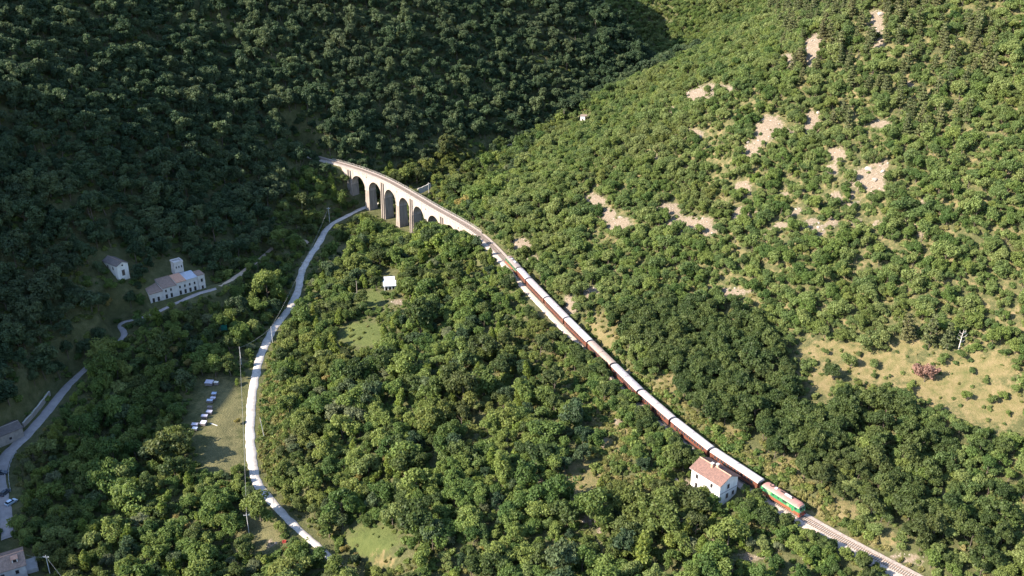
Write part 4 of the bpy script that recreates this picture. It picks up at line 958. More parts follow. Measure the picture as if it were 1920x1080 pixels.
CROWN, TRUNK, PROTO = {}, {}, {}
for i, (nm, (r0, h0, b0, nc, nl, lf, shp, mt, th)) in enumerate(SPEC.items()):
    V_, T_ = crown_arrays(100 + i, r0, h0, b0, nc, nl, lf, shp)
    CROWN[nm] = quad_mesh('crown', V_, T_, mt); tm = trunk_mb(100 + i, r0, h0, b0, th, shp in ('pine', 'column')); TRUNK[nm] = tm.mesh('trunk', 'bark', smooth=True)
    PROTO[nm] = quad_mesh('foliage_' + nm, V_, T_, mt, tm)
def plant_tree(kind, loc, s, sz, rz, name, label, group=None, cat='tree'):
    o = thing(name, label, cat, loc, rz, group); o.scale = (s, s * random.uniform(.8, 1.2), s * sz); o.rotation_euler = (random.gauss(0, .06), random.gauss(0, .06), rz)
    link('trunk', TRUNK[kind], o); link('crown', CROWN[kind], o); return o

# parts of the picture that must stay clear of trees standing in front of them
ROADPX = [(478, 660), (464, 714), (460, 788), (461, 847), (465, 893), (474, 920), (497, 913), (484, 870), (480, 815), (482, 757), (491, 710), (502, 660), (512, 632), (545, 582), (566, 546), (575, 502), (594, 473), (616, 452), (620, 426), (688, 392), (684, 384), (617, 414), (607, 424), (586, 454), (570, 486), (553, 517), (550, 549), (538, 577), (508, 608)]
CLEAR = [ROADPX, [(512, 935), (535, 957), (565, 988), (595, 1018), (585, 1024), (555, 1000), (525, 970), (508, 945)],
         [(150, 695), (120, 722), (75, 770), (35, 818), (0, 845), (0, 985), (30, 965), (35, 940), (20, 890), (30, 855), (60, 825), (95, 785), (125, 745), (158, 703)], [(215, 600), (250, 612), (250, 630), (225, 632)],
         [(365, 708), (412, 700), (458, 705), (456, 880), (385, 880), (352, 812)], [(635, 628), (690, 600), (714, 610), (708, 645), (660, 655)], [(640, 1005), (710, 982), (765, 985), (760, 1030), (790, 1072), (700, 1060)],
         [(478, 965), (500, 985), (545, 1015), (540, 1040), (480, 1030)], [(500, 665), (522, 700), (522, 830), (505, 890), (488, 870), (484, 800), (490, 720)],
         [(1480, 650), (1545, 635), (1640, 655), (1700, 650), (1800, 655), (1850, 665), (1925, 700), (1925, 815), (1870, 805), (1800, 780), (1750, 740), (1640, 715), (1560, 700), (1545, 765), (1510, 735)],
         [(285, 515), (305, 483), (335, 481), (378, 512), (408, 533), (404, 548), (335, 572), (303, 560)], [(188, 478), (245, 478), (248, 518), (237, 527), (222, 512), (203, 502)],
         [(0, 1000), (20, 1000), (78, 1048), (78, 1085), (0, 1085)], [(716, 503), (745, 503), (742, 540), (716, 540)], [(0, 762), (45, 766), (50, 815), (22, 835), (0, 842)], [(1086, 208), (1106, 208), (1106, 224), (1086, 224)],
         [(612, 388), (624, 388), (620, 416), (615, 416)], [(446, 645), (458, 645), (456, 684), (450, 684)], [(458, 962), (472, 962), (472, 998), (464, 998)], [(700, 560), (765, 555), (765, 575), (705, 588)],
         [(1090, 960), (1120, 985), (1128, 1003), (1110, 1000), (1085, 975)], [(1380, 1035), (1440, 1050), (1440, 1060), (1385, 1048)], [(783, 349), (806, 343), (808, 358), (786, 364)]]
HOUSEPX = [(1290, 875), (1315, 853), (1338, 858), (1388, 890), (1388, 905), (1382, 935), (1350, 938), (1325, 915), (1296, 912)]
VIAPX = [(640, 298), (700, 318), (790, 348), (893, 425), (912, 446), (880, 436), (845, 426), (812, 410), (783, 404), (781, 438), (772, 436), (722, 420), (692, 404), (660, 362), (650, 332)]
TRAINPX = [(925, 448), (960, 470), (975, 488), (1030, 545), (1110, 625), (1165, 676), (1212, 722), (1275, 775), (1345, 826), (1437, 886), (1525, 935), (1550, 958), (1625, 1000), (1770, 1085), (1690, 1085), (1620, 1030), (1585, 1022), (1540, 1000), (1500, 978), (1445, 938),
           (1425, 915), (1400, 900), (1335, 852), (1288, 828), (1262, 803), (1245, 797), (1213, 753), (1180, 722), (1135, 676), (1100, 652), (1080, 640), (1030, 605), (1005, 585), (990, 560), (982, 530), (962, 508), (945, 488), (910, 455)]
FRONT = [(HOUSEPX, 250), (VIAPX, 520), (TRAINPX, 400)]
def blocked(x, y, z, r, h):
    bad = np.zeros(x.shape, bool)
    for dx, dz in ((0, .15), (0, .45), (0, .75), (0, .98), (-.8, .55), (.8, .55), (-.5, .85), (.5, .85), (-.5, .3), (.5, .3)):
        px, py, dep = proj(x + r * dx, y, z + h * dz)
        for pl in CLEAR: bad |= in_poly(px, py, pl)
        bad |= in_poly(px, py, HOUSEPX) & (y < 262) & (x < 72)
        bad |= in_poly(px, py, VIAPX) & (y < np.interp(x, [-110, -90, -60, -40, -20], [565, 552, 520, 490, 460]))
        bad |= in_poly(px, py, TRAINPX) & (rail_sd(x, y) > 0)
    return bad
def rail_sd(x, y): return poly_dist(x, y, RAIL[::5], True)[0]
DARKPX = [(1130, 590), (1250, 560), (1420, 600), (1480, 660), (1520, 740), (1640, 730), (1780, 800), (1925, 830), (1925, 1000), (1850, 1090), (1780, 1060), (1560, 930), (1400, 840), (1230, 690)]
WEEDPX = [(1100, 620), (1200, 690), (1300, 760), (1400, 820), (1560, 920), (1640, 990), (1790, 1085), (1740, 1085), (1560, 965), (1430, 890), (1260, 775), (1150, 670), (1090, 610)]
BANKPX = [(500, 660), (545, 690), (540, 840), (515, 905), (488, 870), (484, 800), (490, 720)]
SCRUBPX = [(1060, 640), (1150, 700), (1260, 810), (1240, 900), (1180, 930), (1110, 880), (1090, 800), (1020, 690)]
BUILT = [(*ctr, 9), (*P(216, 520, -4.2)[:2], 8), (*P(338, 553, -12.4)[:2], 13), (*P(8, 1085, -29)[:2], 9), (*P(14, 823, -25.2)[:2], 6), (*sq[:2], 5), (*hq[:2], 3.5)]
def site_ok(x, y, r):
    ok = np.ones(x.shape, bool)
    for L, hw_ in ((ROAD, 2.4), (BACKROAD, .6), (LANE, 2.2), (TRACK, 1.0)): ok &= poly_dist(x, y, L[::4])[0] > hw_ + .45 * r
    d = rail_sd(x, y); via = (y > 466) & (y < 575)
    ok &= np.where(via, np.abs(d) > 3.2 + r, np.abs(d) > 3.4 + .5 * r)
    for bx, by, br in BUILT: ok &= (x - bx) ** 2 + (y - by) ** 2 > (br * .75 + .5 * r) ** 2
    for k, th in (('soil', .64),): ok &= field_val(k, x, y) < th
    return ok
def grid_pts(step, jit, seed):
    r_ = np.random.default_rng(seed); gx, gy = np.meshgrid(np.arange(-330, 330, step), np.arange(155, 1000, step)); gx = gx + (np.arange(gx.shape[0]) % 2)[:, None] * step / 2
    x = (gx + r_.uniform(-jit, jit, gx.shape) * step).ravel(); y = (gy + r_.uniform(-jit, jit, gy.shape) * step).ravel(); z = ground(x, y)
    px, py, dep = proj(x, y, z + 3); m = (px > -110) & (px < 2030) & (py > -60) & (py < 1190)
    return x[m], y[m], z[m], px[m], py[m], dep[m], r_
# --- candidate trees
x, y, z, px, py, dep, r_ = grid_pts(4.3, .46, 11)
g2 = grid_pts(4.0, .48, 12); gm = (-poly_dist(g2[0], g2[1], HILLFOOT, True)[0] > 3); n1_ = len(x)
x, y, z, px, py, dep = [np.r_[a_, b_[gm]] for a_, b_ in zip((x, y, z, px, py, dep), g2[:6])]; second = np.arange(len(x)) >= n1_
sd = rail_sd(x, y)
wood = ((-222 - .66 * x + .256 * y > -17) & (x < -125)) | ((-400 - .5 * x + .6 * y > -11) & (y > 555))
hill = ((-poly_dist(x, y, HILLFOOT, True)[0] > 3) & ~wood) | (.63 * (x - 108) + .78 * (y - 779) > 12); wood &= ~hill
darkz = in_poly(px, py, DARKPX); weedz = in_poly(px, py, WEEDPX); scrubz = in_poly(px, py, SCRUBPX)
n = len(x); kind = np.empty(n, object); s = np.ones(n); keep = np.ones(n, bool); u = r_.random(n); u2 = r_.random(n)
pick = lambda base, k: np.array([base + str(int(v * k)) for v in r_.random(n)], object)
kind[:] = pick('green', 5); s[:] = np.clip(np.exp(r_.normal(-.03, .34, n)), .45, 1.9)
kind[hill] = pick('hill', 4)[hill]; s[hill] = np.clip(np.exp(r_.normal(-.18, .3, n)), .45, 1.6)[hill]
s[second] *= .72; hm = hill & (u2 < .22); kind[hm] = pick('green', 5)[hm]; s[hm] = r_.uniform(.55, 1.0, n)[hm]
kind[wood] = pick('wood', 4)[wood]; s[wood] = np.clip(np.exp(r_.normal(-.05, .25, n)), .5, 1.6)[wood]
darkz &= hill & ((px < 1540) | (r_.random(n) < np.clip((1900 - px) / 500, .15, .7))); kind[darkz] = pick('dark', 3)[darkz]; s[darkz] = r_.uniform(.6, 1.2, n)[darkz]
mid = ~hill & ~wood; mx = mid & (u2 < .12); kind[mx] = pick('dark', 3)[mx]; mx = mid & (u2 > .93); kind[mx] = 'lime0'; s[mx] = r_.uniform(.6, 1.0, n)[mx]
mx = mid & (u2 > .12) & (u2 < .26); kind[mx] = pick('hill', 4)[mx]; mx = mid & (u2 > .26) & (u2 < .31); kind[mx] = 'poplar0'; s[mx] = r_.uniform(.45, .8, n)[mx]; mx = mid & (u2 > .31) & (u2 < .35); kind[mx] = 'willow0'; s[mx] = r_.uniform(.45, .8, n)[mx]
mx = mid & (u2 > .35) & (u2 < .43); kind[mx] = pick('wood', 4)[mx]; s[mx] *= .8
mx = mid & (u2 > .985); kind[mx] = 'yellow0'; s[mx] *= .6
pinez = hill & in_poly(px, py, [(1440, 20), (1560, -60), (1900, -60), (1900, 60), (1800, 240), (1560, 260), (1480, 120)]); mx = pinez & (u2 < .17); kind[mx] = pick('pine', 2)[mx]; s[mx] = r_.uniform(.65, 1.0, n)[mx]
keep &= ~(wood & (u < .27)); scr = in_poly(px, py, [(1060, 330), (1250, 160), (1480, 30), (1660, 0), (1720, 200), (1690, 420), (1400, 460), (1120, 440)]); keep &= ~(hill & (u < .06 + np.where(scr, .8, .4) * np.clip(vnoise(x, y, 13) * 2.6 - .25, 0, 1))); keep &= ~(mid & (u < .04 + .25 * (s > 1.15))); keep &= ~weedz; keep &= ~(scrubz & (u < .75))
keep &= ~((field_val('meadow', x, y) > .55) & (u < .93)); keep &= ~(field_val('lawn', x, y) > .5); keep &= ~((field_val('field', x, y) > .6) & (u < .9))
small = (sd > 0) & (sd < 22) & mid & ~(y > 440); s[small] *= .7
sz = r_.uniform(.82, 1.22, n)
rad = np.array([SPEC[k][0] for k in kind]) * s; hgt = np.array([SPEC[k][1] for k in kind]) * s * sz
keep &= site_ok(x, y, rad)
i = np.where(keep)[0]; b = blocked(x[i], y[i], z[i], rad[i], hgt[i])
# a tree that stands in the way is tried again at shrub size before it is given up
s[i[b]] *= .55; rad[i[b]] *= .55; hgt[i[b]] *= .55; j = i[b]; b2 = blocked(x[j], y[j], z[j], rad[j], hgt[j]); keep[j[b2]] = False
i = np.where(keep)[0]
# --- individually known trees, placed where they stand in the photograph
TRACKSIDE = []
SPECIAL = [('big0', 503, 572, 1.35, 1.1, 'large_tree', 'big full-crowned tree left of the shaded road, right of the farmhouse'),
           ('column0', 313, 612, .95, 1.0, 'cypress_tree', 'slim upright cypress just below the farmhouse'),
           ('willow0', 630, 790, 1.1, 1.0, 'willow_tree', 'pale grey-green willow, left of the pair above the middle of the valley'), ('willow0', 668, 800, 1.0, 1.1, 'willow_tree', 'pale grey-green willow, right of the pair above the middle of the valley'),
           ('yellow0', 872, 396, 1.15, 1.0, 'yellowing_tree', 'yellow-leaved tree behind the right end of the viaduct'), ('lime0', 985, 262, 1.0, 1.0, 'broadleaf_tree', 'rounded green tree at the edge of the dark valley right of the viaduct'),
           ('brown0', 1733, 716, 1.0, 1.0, 'brown_tree', 'red-brown withered tree standing in the dry meadow'),
           ('pine0', 1702, 640, .95, 1.0, 'conifer_tree', 'left of the three conifers at the top edge of the meadow'), ('pine1', 1742, 652, 1.1, 1.05, 'conifer_tree', 'tallest of the three conifers at the top edge of the meadow'), ('pine0', 1775, 655, .9, 1.0, 'conifer_tree', 'right of the three conifers, beside the dead white tree'),
           ('lime0', 1416, 345, .85, .9, 'broadleaf_tree', 'bright lime tree beside a bare scree on the right hill'), ('lime0', 752, 765, 1.0, 1.1, 'broadleaf_tree', 'bright green tree between the willows and the railway'),
           ('lime0', 1212, 1062, 1.35, 1.1, 'broadleaf_tree', 'bright lime tree near the bottom edge, below the white house'), ('lime0', 1245, 1035, 1.0, 1.0, 'broadleaf_tree', 'bright lime tree just right of the largest lime tree near the bottom edge'),
           ('poplar0', 600, 675, 1.0, 1.0, 'poplar_tree', 'light green upright tree right of the sunlit road, lower of two'), ('poplar0', 625, 655, .85, .9, 'poplar_tree', 'light green upright tree left of the bright lawn, upper of two'),
           ('green1', 490, 976, 1.75, 1.0, 'broadleaf_tree', 'tree whose crown hangs over the road where the sunlit stretch ends'), ('green2', 632, 512, .95, 1.2, 'broadleaf_tree', 'lone dark tree right of the shaded road below the viaduct'),
           ('dark0', 1563, 712, .95, .85, 'broadleaf_tree', 'rounded dark tree casting a shadow at the left of the meadow'), ('green3', 1312, 944, .95, 1.0, 'broadleaf_tree', 'tree in front of the lower left part of the white house'),
           ('green0', 1336, 955, .95, .95, 'broadleaf_tree', 'tree in front of the near corner of the white house'), ('green2', 1412, 960, .75, .9, 'broadleaf_tree', 'tree between the white house and the green locomotive'),
           ('green4', 1400, 985, .95, 1.0, 'broadleaf_tree', 'tree in front of the end wall of the white house, near the locomotive'), ('lime0', 800, 455, .8, 1.0, 'broadleaf_tree', 'tree hiding the foot of the viaduct below its right arches'),
           ('green0', 840, 452, .85, 1.1, 'broadleaf_tree', 'dark tree covering the last small arch of the viaduct'), ('green0', 258, 610, .9, 1.0, 'broadleaf_tree', 'tree hiding the lane below the left end of the farmhouse'), ('green2', 284, 602, .9, 1.0, 'broadleaf_tree', 'tree left of the cypress, over the lane'), ('green3', 324, 585, .8, .9, 'broadleaf_tree', 'tree right of the cypress, over the lane'),
           ('green4', 206, 650, .9, 1.0, 'broadleaf_tree', 'tree below the short visible bend of the lane'), ('green1', 188, 690, 1.0, 1.0, 'broadleaf_tree', 'tree over the lane just above its open lower stretch'), ('green0', 425, 552, .8, .9, 'broadleaf_tree', 'small tree right of the farmhouse where the path starts'),
           ('green2', 452, 536, .8, 1.0, 'broadleaf_tree', 'tree over the farm path, left of the big full-crowned tree'), ('green3', 478, 512, .7, .9, 'broadleaf_tree', 'small tree over the farm path behind the big full-crowned tree'),
           ('wood1', 160, 668, 1.0, .9, 'broadleaf_tree', 'dim tree on the uphill side of the lane, below the cottage'), ('wood2', 128, 672, 1.0, 1.0, 'broadleaf_tree', 'dim tree uphill of the lane, left of the one below the cottage'),
           ('wood0', 185, 640, .9, 1.0, 'broadleaf_tree', 'dim tree beside the short visible bend of the lane'), ('green1', 205, 545, .9, 1.0, 'broadleaf_tree', 'dark tree hiding the lower left of the cottage'), ('wood3', 186, 520, .9, 1.0, 'broadleaf_tree', 'dark tree at the back left corner of the cottage'),
           ('wood1', 264, 530, 1.0, 1.1, 'broadleaf_tree', 'dark tree right beside the gable end of the cottage'), ('wood2', 280, 512, .9, 1.0, 'broadleaf_tree', 'dark tree between the cottage and the farmhouse tower'), ('green2', 268, 572, .8, .9, 'broadleaf_tree', 'tree at the left end wall of the farmhouse'),
           ('green4', 348, 577, .6, .9, 'broadleaf_tree', 'tree below the lane in front of the farmhouse middle'), ('green0', 378, 567, .55, .9, 'broadleaf_tree', 'tree below the lane in front of the farmhouse right end'), ('wood0', 400, 520, 1.0, 1.0, 'broadleaf_tree', 'dark tree behind the right end of the farmhouse'),
           ('yellow0', 205, 577, .55, 1.1, 'broadleaf_tree', 'small pale tree standing alone left of the lane bend'), ('green2', 560, 1052, 1.2, 1.0, 'broadleaf_tree', 'tree below the narrow lower end of the road'), ('green0', 525, 1000, .8, .9, 'broadleaf_tree', 'tree at the left edge of the narrow lower road'),
           ('lime0', 447, 722, .5, .8, 'broadleaf_tree', 'small sunlit yellow-green bush tree beside the first hutches, left of the road'), ('yellow0', 446, 796, .38, .8, 'broadleaf_tree', 'small yellowish bush tree left of the road opposite the leaning pole'),
           ('green2', 449, 893, .8, 1.0, 'broadleaf_tree', 'tree at the left road verge below the shaded field'), ('green0', 444, 925, 1.0, 1.0, 'broadleaf_tree', 'tree left of the road where its sunlit stretch ends'),
           ('green1', 632, 1082, 1.3, 1.0, 'broadleaf_tree', 'tree covering the end of the road at the bottom edge'), ('green3', 603, 1058, 1.0, 1.0, 'broadleaf_tree', 'tree right of the narrow lower road, beside the clearing'),
           ('green3', 655, 450, .9, 1.0, 'broadleaf_tree', 'tree on rough ground right of the road bend near the viaduct'), ('green1', 690, 440, .9, 1.0, 'broadleaf_tree', 'tree below the second arch of the viaduct'), ('green4', 715, 452, 1.0, 1.0, 'broadleaf_tree', 'tree below the third arch of the viaduct'),
           ('dark1', 645, 350, 1.1, 1.0, 'broadleaf_tree', 'dark tree against the left abutment of the viaduct'), ('wood0', 612, 330, 1.1, 1.0, 'broadleaf_tree', 'dark tree left of the viaduct where the track enters the wood'),
           ('weed0', 872, 500, 1.6, 2.2, 'broadleaf_tree', 'pale bare-looking bushy tree on the slope below the rear locomotive')]
for kd, a, b_, sc1, sc2, nm, lb in SPECIAL:
    q = hit(a, b_); plant_tree(kd, tuple(q), sc1, sc2, random.uniform(0, 6.28), nm, lb)
SX = np.array([hit(a[1], a[2])[:2] for a in SPECIAL]); SR = np.array([SPEC[a[0]][0] * a[3] for a in SPECIAL])
i = np.array([k for k in i if not (((x[k] - SX[:, 0]) ** 2 + (y[k] - SX[:, 1]) ** 2) < (SR * .75 + rad[k] * .5) ** 2).any()])
# dead white tree
q = hit(1797, 655); dt = thing('dead_tree', 'bare white dead tree above the right part of the meadow', 'tree', tuple(q))
mb = MB(); mb.tube((0, 0, -.5), (.2, 0, 3.2), .17, .13, 7); mb.tube((.2, 0, 3.2), (.45, 0, 7.2), .13, .04, 6); mb.build('trunk', 'deadwood', dt)
for zz, a_, l_ in ((2.6, .3, 1.3), (3.3, 3.0, 1.5), (4.2, .2, 1.7), (4.6, 3.4, 1.6), (5.4, .4, 1.3), (5.6, 2.8, 1.2), (3.8, 1.6, 1.2), (6.2, .1, .8)):
    mb = MB(); p0 = Vector((.2 + zz * .03, 0, zz)); p1_ = p0 + Vector((math.cos(a_) * l_, math.sin(a_) * l_ * .7, l_ * .45)); mb.tube(p0, p1_, .06, .03, 5); mb.tube(p0.lerp(p1_, .6), p1_ + Vector((.1, .2, .5)), .035, .02, 5); mb.build('branch', 'deadwood', dt)
# shrubs standing free in the meadow, one by one
shr = [(1592, 692, 1.3, 'hill1'), (1640, 690, .75, 'hill2'), (1636, 708, .5, 'hill0'), (1668, 707, .28, 'hill1'), (1706, 735, .6, 'green1'), (1703, 757, .6, 'lime0'), (1812, 752, .62, 'green3'), (1864, 757, .7, 'hill1'), (1880, 748, .5, 'green2'), (1768, 680, .8, 'hill2'), (1800, 672, .7, 'hill3'),
       (1820, 700, .55, 'hill0'), (1848, 720, .4, 'hill2'), (1900, 690, .8, 'hill1'), (1545, 665, .6, 'hill3'), (1608, 668, .5, 'hill0'), (1660, 660, .6, 'hill2'), (1575, 640, .9, 'green0'), (1512, 700, .8, 'hill2'), (1500, 725, .9, 'hill3'), (1905, 735, .6, 'hill0'), (1890, 780, .35, 'green1'), (1738, 760, .4, 'hill3'), (1850, 790, .3, 'hill1')]
ORDN = 'first second third fourth fifth sixth seventh eighth ninth tenth eleventh twelfth thirteenth fourteenth fifteenth sixteenth seventeenth eighteenth nineteenth twentieth twenty-first twenty-second twenty-third twenty-fourth'.split()
for k, (a, b_, sc1, kd) in enumerate(shr):
    q = hit(a, b_); sz_ = 'tall' if sc1 > .75 else ('small' if sc1 < .45 else 'middling'); od = ORDN[sorted(t[0] for t in shr).index(a)]
    plant_tree(kd, tuple(q), sc1, .85, random.uniform(0, 6.28), 'shrub', '%s round shrub, %s from the left in the dry meadow' % (sz_, od), 'shrubs standing free in the meadow', 'shrub')
# small trees and bushes close along the valley side of the train
cand = []
for s_ in np.arange(JS[2], JS[10] + 30, 2.1):
    for dd in (4.6, 7.0, 9.8):
        if random.random() < .3: continue
        xx, yy, _ = offs(s_ + random.uniform(-1, 1), dd + random.uniform(-.6, 1.2), 0)
        if math.hypot(xx - ctr[0], yy - ctr[1]) > 8.2: cand.append((xx, yy, random.choice(['green0', 'green1', 'dark0', 'dark2', 'hill1', 'green3'])))
for s_ in np.arange(VI0 + 34, VI1 + 14, 2.6):
    for dd in (5.2, 8.5, 12, 16):
        xx, yy, _ = offs(s_ + random.uniform(-1, 1), dd + random.uniform(-1, 1), 0); cand.append((xx, yy, random.choice(['green0', 'green1', 'green2', 'dark0', 'lime0'])))
for s_ in np.arange(VI0 + 6, VI1 - 8, 2.4):
    for dd in (-7.5, -11, -15):
        xx, yy, _ = offs(s_ + random.uniform(-1, 1), dd + random.uniform(-1, 1), 0); zz = float(ground(xx, yy))
        if zz < -9 and poly_dist(np.array([xx]), np.array([yy]), ROAD[::3])[0][0] > 5: TRACKSIDE.append((random.choice(['green0', 'dark1', 'wood1', 'wood2']), xx, yy, zz, random.uniform(.5, .85)))
cx_ = np.array([c[0] for c in cand]); cy_ = np.array([c[1] for c in cand]); cz_ = ground(cx_, cy_); cr_ = np.array([SPEC[c[2]][0] for c in cand]); ch_ = np.array([SPEC[c[2]][1] for c in cand]); left = np.ones(len(cand), bool)
for sc1 in (1.6, 1.25, .85, .7, .55, .42, .3, .2):
    if sc1 > 1: lim = cy_ > 440
    else: lim = cy_ > 0
    f_ = sc1 * rng.uniform(.9, 1.1, len(cand)); okc = left & lim & ~blocked(cx_, cy_, cz_, cr_ * f_, ch_ * f_); left &= ~okc
    TRACKSIDE += [(cand[k][2], cx_[k], cy_[k], float(cz_[k]), f_[k]) for k in np.where(okc)[0]]
SHX = np.array([hit(a[0], a[1])[:2] for a in shr])
# --- the trees that show largest, each a thing of its own
score = rad[i] / dep[i]; pxi, pyi, _ = proj(x[i], y[i], z[i] + hgt[i] * .6)
ok = (pxi > 5) & (pxi < 1915) & (pyi > 5) & (pyi < 1070); score = np.where(ok, score, 0)
top = np.argsort(-score)[:262]; solo = i[top]; rest = np.setdiff1d(i, solo)
def area_label(a, b_, k):
    leaf = {'gree': 'green', 'dark': 'dark green', 'lime': 'bright lime-green', 'hill': 'olive green', 'yell': 'yellowish', 'pine': 'dark pine', 'wood': 'dull green', 'popl': 'slim light green', 'will': 'pale grey-green'}[k[:4]]
    if a > 1250 and in_poly(np.array([a]), np.array([b_]), DARKPX)[0]: w = 'in the dark thicket right of the train'
    elif a > 1480 and b_ > 800: w = 'along the track ahead of the locomotive'
    elif a > 1150 and b_ > 930: w = 'in the wood below the white house'
    elif a < 460 and b_ > 900: w = 'in the hollow above the corner house'
    elif a < 460: w = 'in the hollow between the lane and the road'
    elif a < 640: w = 'on the slope just right of the sunlit road'
    elif b_ > 930 and a < 860: w = 'around the grassy clearing at the bottom'
    elif b_ > 930: w = 'in the dense wood along the bottom edge'
    elif a < 900: w = 'in the wood between the road and the willows'
    elif b_ < 700: w = 'in the wood below the rear coaches'
    else: w = 'in the dense wood left of the front coaches'
    return '%s broadleaf tree %s' % (leaf, w) if k[:4] != 'pine' else 'dark pine %s' % w, 'trees ' + w
ORD = ['leftmost', 'second from left', 'third from left', 'fourth from left', 'fifth from left', 'sixth from left', 'seventh from left', 'eighth from left', 'ninth from left', 'tenth from left', 'eleventh from left', 'twelfth from left'] + ['%dth from left' % v for v in range(13, 60)]
ROWS = ['lowest', 'second', 'third', 'fourth', 'fifth', 'sixth', 'seventh', 'eighth', 'ninth', 'tenth', 'eleventh']
areas = {}
for k in solo:
    a, b_, _ = proj(x[k], y[k], z[k] + 3); lb, gp_ = area_label(a, b_, kind[k]); areas.setdefault(gp_, []).append((float(b_), float(a), int(k), lb.split(' broadleaf')[0].replace(' pine', '')))
for gp_, mem in areas.items():
    mem.sort(key=lambda t: -t[0]); per = 7 if len(mem) > 8 else len(mem)
    for r0 in range(0, len(mem), per):
        row = sorted(mem[r0:r0 + per], key=lambda t: t[1])
        for q_, (b_, a, k, cl) in enumerate(row):
            lb = '%s tree, %s, %s row %s' % (cl, ORD[q_], ROWS[r0 // per] if r0 // per < len(ROWS) else 'top', gp_[6:].replace('in the ', 'of ').replace('the ', ''))
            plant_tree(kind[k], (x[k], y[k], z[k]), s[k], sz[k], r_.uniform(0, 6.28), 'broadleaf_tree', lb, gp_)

# ------------------------------------------------------------------ the rest of the wood and the undergrowth as masses
def scatter_mass(name, label, cat, xs, ys, zs, kinds, sc, scz, seed):
    names = sorted(set(kinds)); col = bpy.data.collections.new(name + '_kinds')
    for q_, nm in enumerate(names):
        col.objects.link(bpy.data.objects.new('%s_%02d' % (name, q_), PROTO[nm]))
    r2 = np.random.default_rng(seed); n_ = len(xs); m = bpy.data.meshes.new(name); m.vertices.add(n_); m.vertices.foreach_set('co', np.stack([xs, ys, zs], 1).astype('f4').ravel())
    for an, ty, val in (('pick', 'INT', np.array([names.index(k) for k in kinds], 'i4')), ('spin', 'FLOAT', r2.uniform(0, 6.28, n_).astype('f4')), ('size', 'FLOAT', sc.astype('f4')), ('wide', 'FLOAT', (sc * r2.uniform(.78, 1.2, n_)).astype('f4')), ('leanx', 'FLOAT', r2.normal(0, .09, n_).astype('f4')), ('leany', 'FLOAT', r2.normal(0, .09, n_).astype('f4')), ('tall', 'FLOAT', scz.astype('f4'))):
        a_ = m.attributes.new(an, ty, 'POINT'); a_.data.foreach_set('value', val)
    o = link(name, m); o['kind'] = 'stuff'; o['label'] = label; o['category'] = cat
    g = bpy.data.node_groups.new(name, 'GeometryNodeTree'); g.interface.new_socket('Geometry', in_out='INPUT', socket_type='NodeSocketGeometry'); g.interface.new_socket('Geometry', in_out='OUTPUT', socket_type='NodeSocketGeometry')
    N, Lk = g.nodes, g.links; gi = N.new('NodeGroupInput'); go = N.new('NodeGroupOutput'); ip = N.new('GeometryNodeInstanceOnPoints'); ci = N.new('GeometryNodeCollectionInfo')
    ci.inputs['Collection'].default_value = col; ci.inputs['Separate Children'].default_value = True; ci.inputs['Reset Children'].default_value = True
    def at(nm, ty):
        a_ = N.new('GeometryNodeInputNamedAttribute'); a_.data_type = ty; a_.inputs['Name'].default_value = nm; return a_.outputs['Attribute']
    cr = N.new('ShaderNodeCombineXYZ'); Lk.new(at('spin', 'FLOAT'), cr.inputs[2]); cs_ = N.new('ShaderNodeCombineXYZ'); sa = at('size', 'FLOAT'); ta = at('tall', 'FLOAT')
    Lk.new(sa, cs_.inputs[0]); Lk.new(at('wide', 'FLOAT'), cs_.inputs[1]); Lk.new(at('leanx', 'FLOAT'), cr.inputs[0]); Lk.new(at('leany', 'FLOAT'), cr.inputs[1]); Lk.new(ta, cs_.inputs[2])
    Lk.new(gi.outputs[0], ip.inputs['Points']); Lk.new(ci.outputs[0], ip.inputs['Instance']); ip.inputs['Pick Instance'].default_value = True
    Lk.new(at('pick', 'INT'), ip.inputs['Instance Index']); Lk.new(cr.outputs[0], ip.inputs['Rotation']); Lk.new(cs_.outputs[0], ip.inputs['Scale']); Lk.new(ip.outputs[0], go.inputs[0])
    md = o.modifiers.new('scatter', 'NODES'); md.node_group = g
    return o
ts_ = TRACKSIDE
scatter_mass('forest', 'dense green forest covering the hillsides', 'forest', np.r_[x[rest], [t[1] for t in ts_]], np.r_[y[rest], [t[2] for t in ts_]], np.r_[z[rest], [t[3] for t in ts_]], list(kind[rest]) + [t[0] for t in ts_],
             np.r_[s[rest], [t[4] for t in ts_]], np.r_[s[rest] * sz[rest], [t[4] * .95 for t in ts_]], 5)
# loose stones on the bare slopes
x3, y3, z3, px3, py3, dep3, r_ = grid_pts(1.0, .5, 31); sv = field_val('soil', x3, y3); m3 = (sv > .55) & (r_.random(len(x3)) < .35) & (np.abs(rail_sd(x3, y3)) > 4) & (poly_dist(x3, y3, ROAD[::4])[0] > 3)
for k in range(3): PROTO['stone%d' % k] = RK[k]
x3, y3, z3 = x3[m3], y3[m3], z3[m3]; s3 = np.clip(np.exp(r_.normal(-1.6, .55, len(x3))), .07, .8)
scatter_mass('scree', 'loose pale stones scattered over the bare slopes', 'scree', x3, y3, z3, ['stone%d' % int(v * 3) for v in r_.random(len(x3))], s3, s3 * .8, 8)
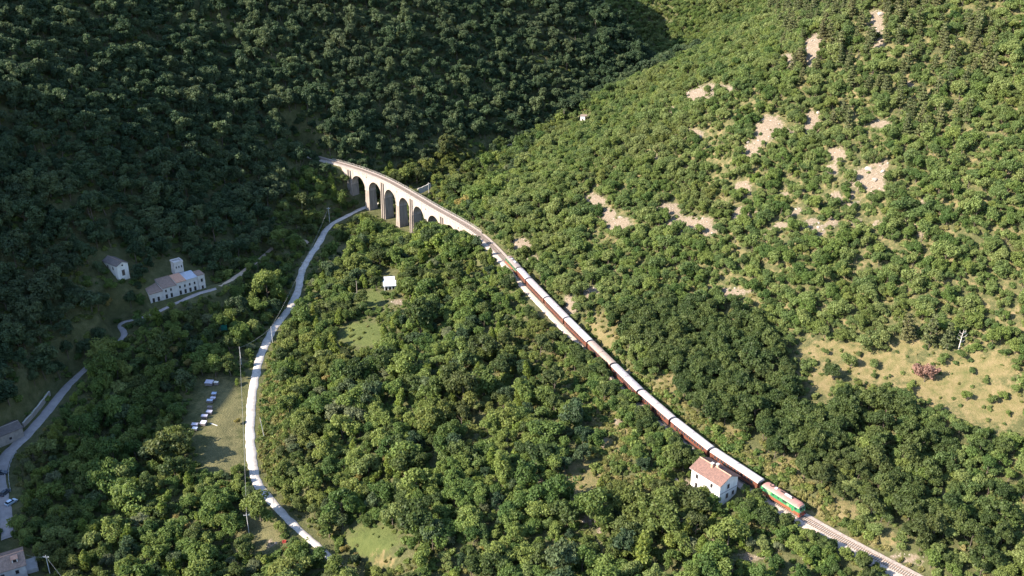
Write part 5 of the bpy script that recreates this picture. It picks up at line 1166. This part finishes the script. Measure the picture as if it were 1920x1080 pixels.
# undergrowth
x2, y2, z2, px2, py2, dep2, r_ = grid_pts(2.7, .48, 23)
e2 = grid_pts(1.5, .48, 29); em = in_poly(e2[3], e2[4], WEEDPX) | in_poly(e2[3], e2[4], BANKPX) | (in_poly(e2[3], e2[4], SCRUBPX) & (e2[6].random(len(e2[0])) < .6))
x2, y2, z2, px2, py2, dep2 = [np.r_[a_, b_[em]] for a_, b_ in zip((x2, y2, z2, px2, py2, dep2), e2[:6])]
n2 = len(x2); u = r_.random(n2); s2 = r_.uniform(.55, 1.5, n2); k2 = np.empty(n2, object)
hill2 = -poly_dist(x2, y2, HILLFOOT, True)[0] > 3; weed2 = in_poly(px2, py2, WEEDPX) | in_poly(px2, py2, SCRUBPX) | in_poly(px2, py2, BANKPX)
rs2 = rail_sd(x2, y2); weed2 |= (rs2 < -3) & (rs2 > -26) & (y2 < 410) & (px2 < 1500)
wood2 = ((-222 - .66 * x2 + .256 * y2 > -17) & (x2 < -125)) | ((-400 - .5 * x2 + .6 * y2 > -11) & (y2 > 555))
pk = lambda b_, m_: np.array([b_ + str(int(v * m_)) for v in r_.random(n2)], object)
k2[:] = pk('scrub', 2); k2[hill2] = pk('shrub', 2)[hill2]; mm = (u < .2) & ~wood2; k2[mm] = pk('weed', 2)[mm]; k2[weed2] = np.where(r_.random(n2) < .7, pk('weed', 2), pk('scrub', 2))[weed2]
mead = field_val('meadow', x2, y2); fld = field_val('field', x2, y2); lawn = field_val('lawn', x2, y2); soil = field_val('soil', x2, y2)
kp = (r_.random(n2) < np.where(wood2, .35, np.where(hill2, .8, .9)))
kp |= weed2 & (r_.random(n2) < .9)
kp &= ~((mead > .5) & ~weed2 & (r_.random(n2) < .55)); kp &= ~((soil > .35) & (r_.random(n2) < .78)); kp &= ~((lawn > .45) & (r_.random(n2) < .75)); kp &= ~((fld > .5) & (r_.random(n2) < .93))
low = ((mead > .4) | (soil > .3) | (lawn > .4) | (fld > .4)) & ~weed2; s2[low] *= .55
rad2 = np.array([SPEC[k][0] for k in k2]) * s2; h2 = np.array([SPEC[k][1] for k in k2]) * s2
kp &= site_ok(x2, y2, rad2) | ((soil > .45) & kp & (np.abs(rail_sd(x2, y2)) > 3.8) & (poly_dist(x2, y2, ROAD[::4])[0] > 3.2) & (poly_dist(x2, y2, LANE[::4])[0] > 3.5))
j = np.where(kp)[0]
bl_ = np.zeros(len(j), bool)
for dx, dz in ((0, .3), (0, .95), (.6, .5), (-.6, .5)):
    a, b_, _ = proj(x2[j] + dx * rad2[j], y2[j], z2[j] + dz * h2[j])
    for pl in (CLEAR[0], CLEAR[1], CLEAR[2], CLEAR[4], CLEAR[10], CLEAR[11], CLEAR[12], CLEAR[13], CLEAR[14], CLEAR[22]): bl_ |= in_poly(a, b_, pl)
    bl_ |= in_poly(a, b_, TRAINPX) & (rail_sd(x2[j], y2[j]) > 0); bl_ |= in_poly(a, b_, VIAPX) & (y2[j] < 500); bl_ |= in_poly(a, b_, HOUSEPX) & (y2[j] < 255)
j = j[~bl_]
scatter_mass('undergrowth', 'low shrubs and weeds between the trees and along the track', 'undergrowth', x2[j], y2[j], z2[j] - .05, list(k2[j]), s2[j], s2[j] * r_.uniform(.7, 1.3, len(j)), 6)
print('TREES', len(i), 'solo', len(solo), 'undergrowth', len(j))
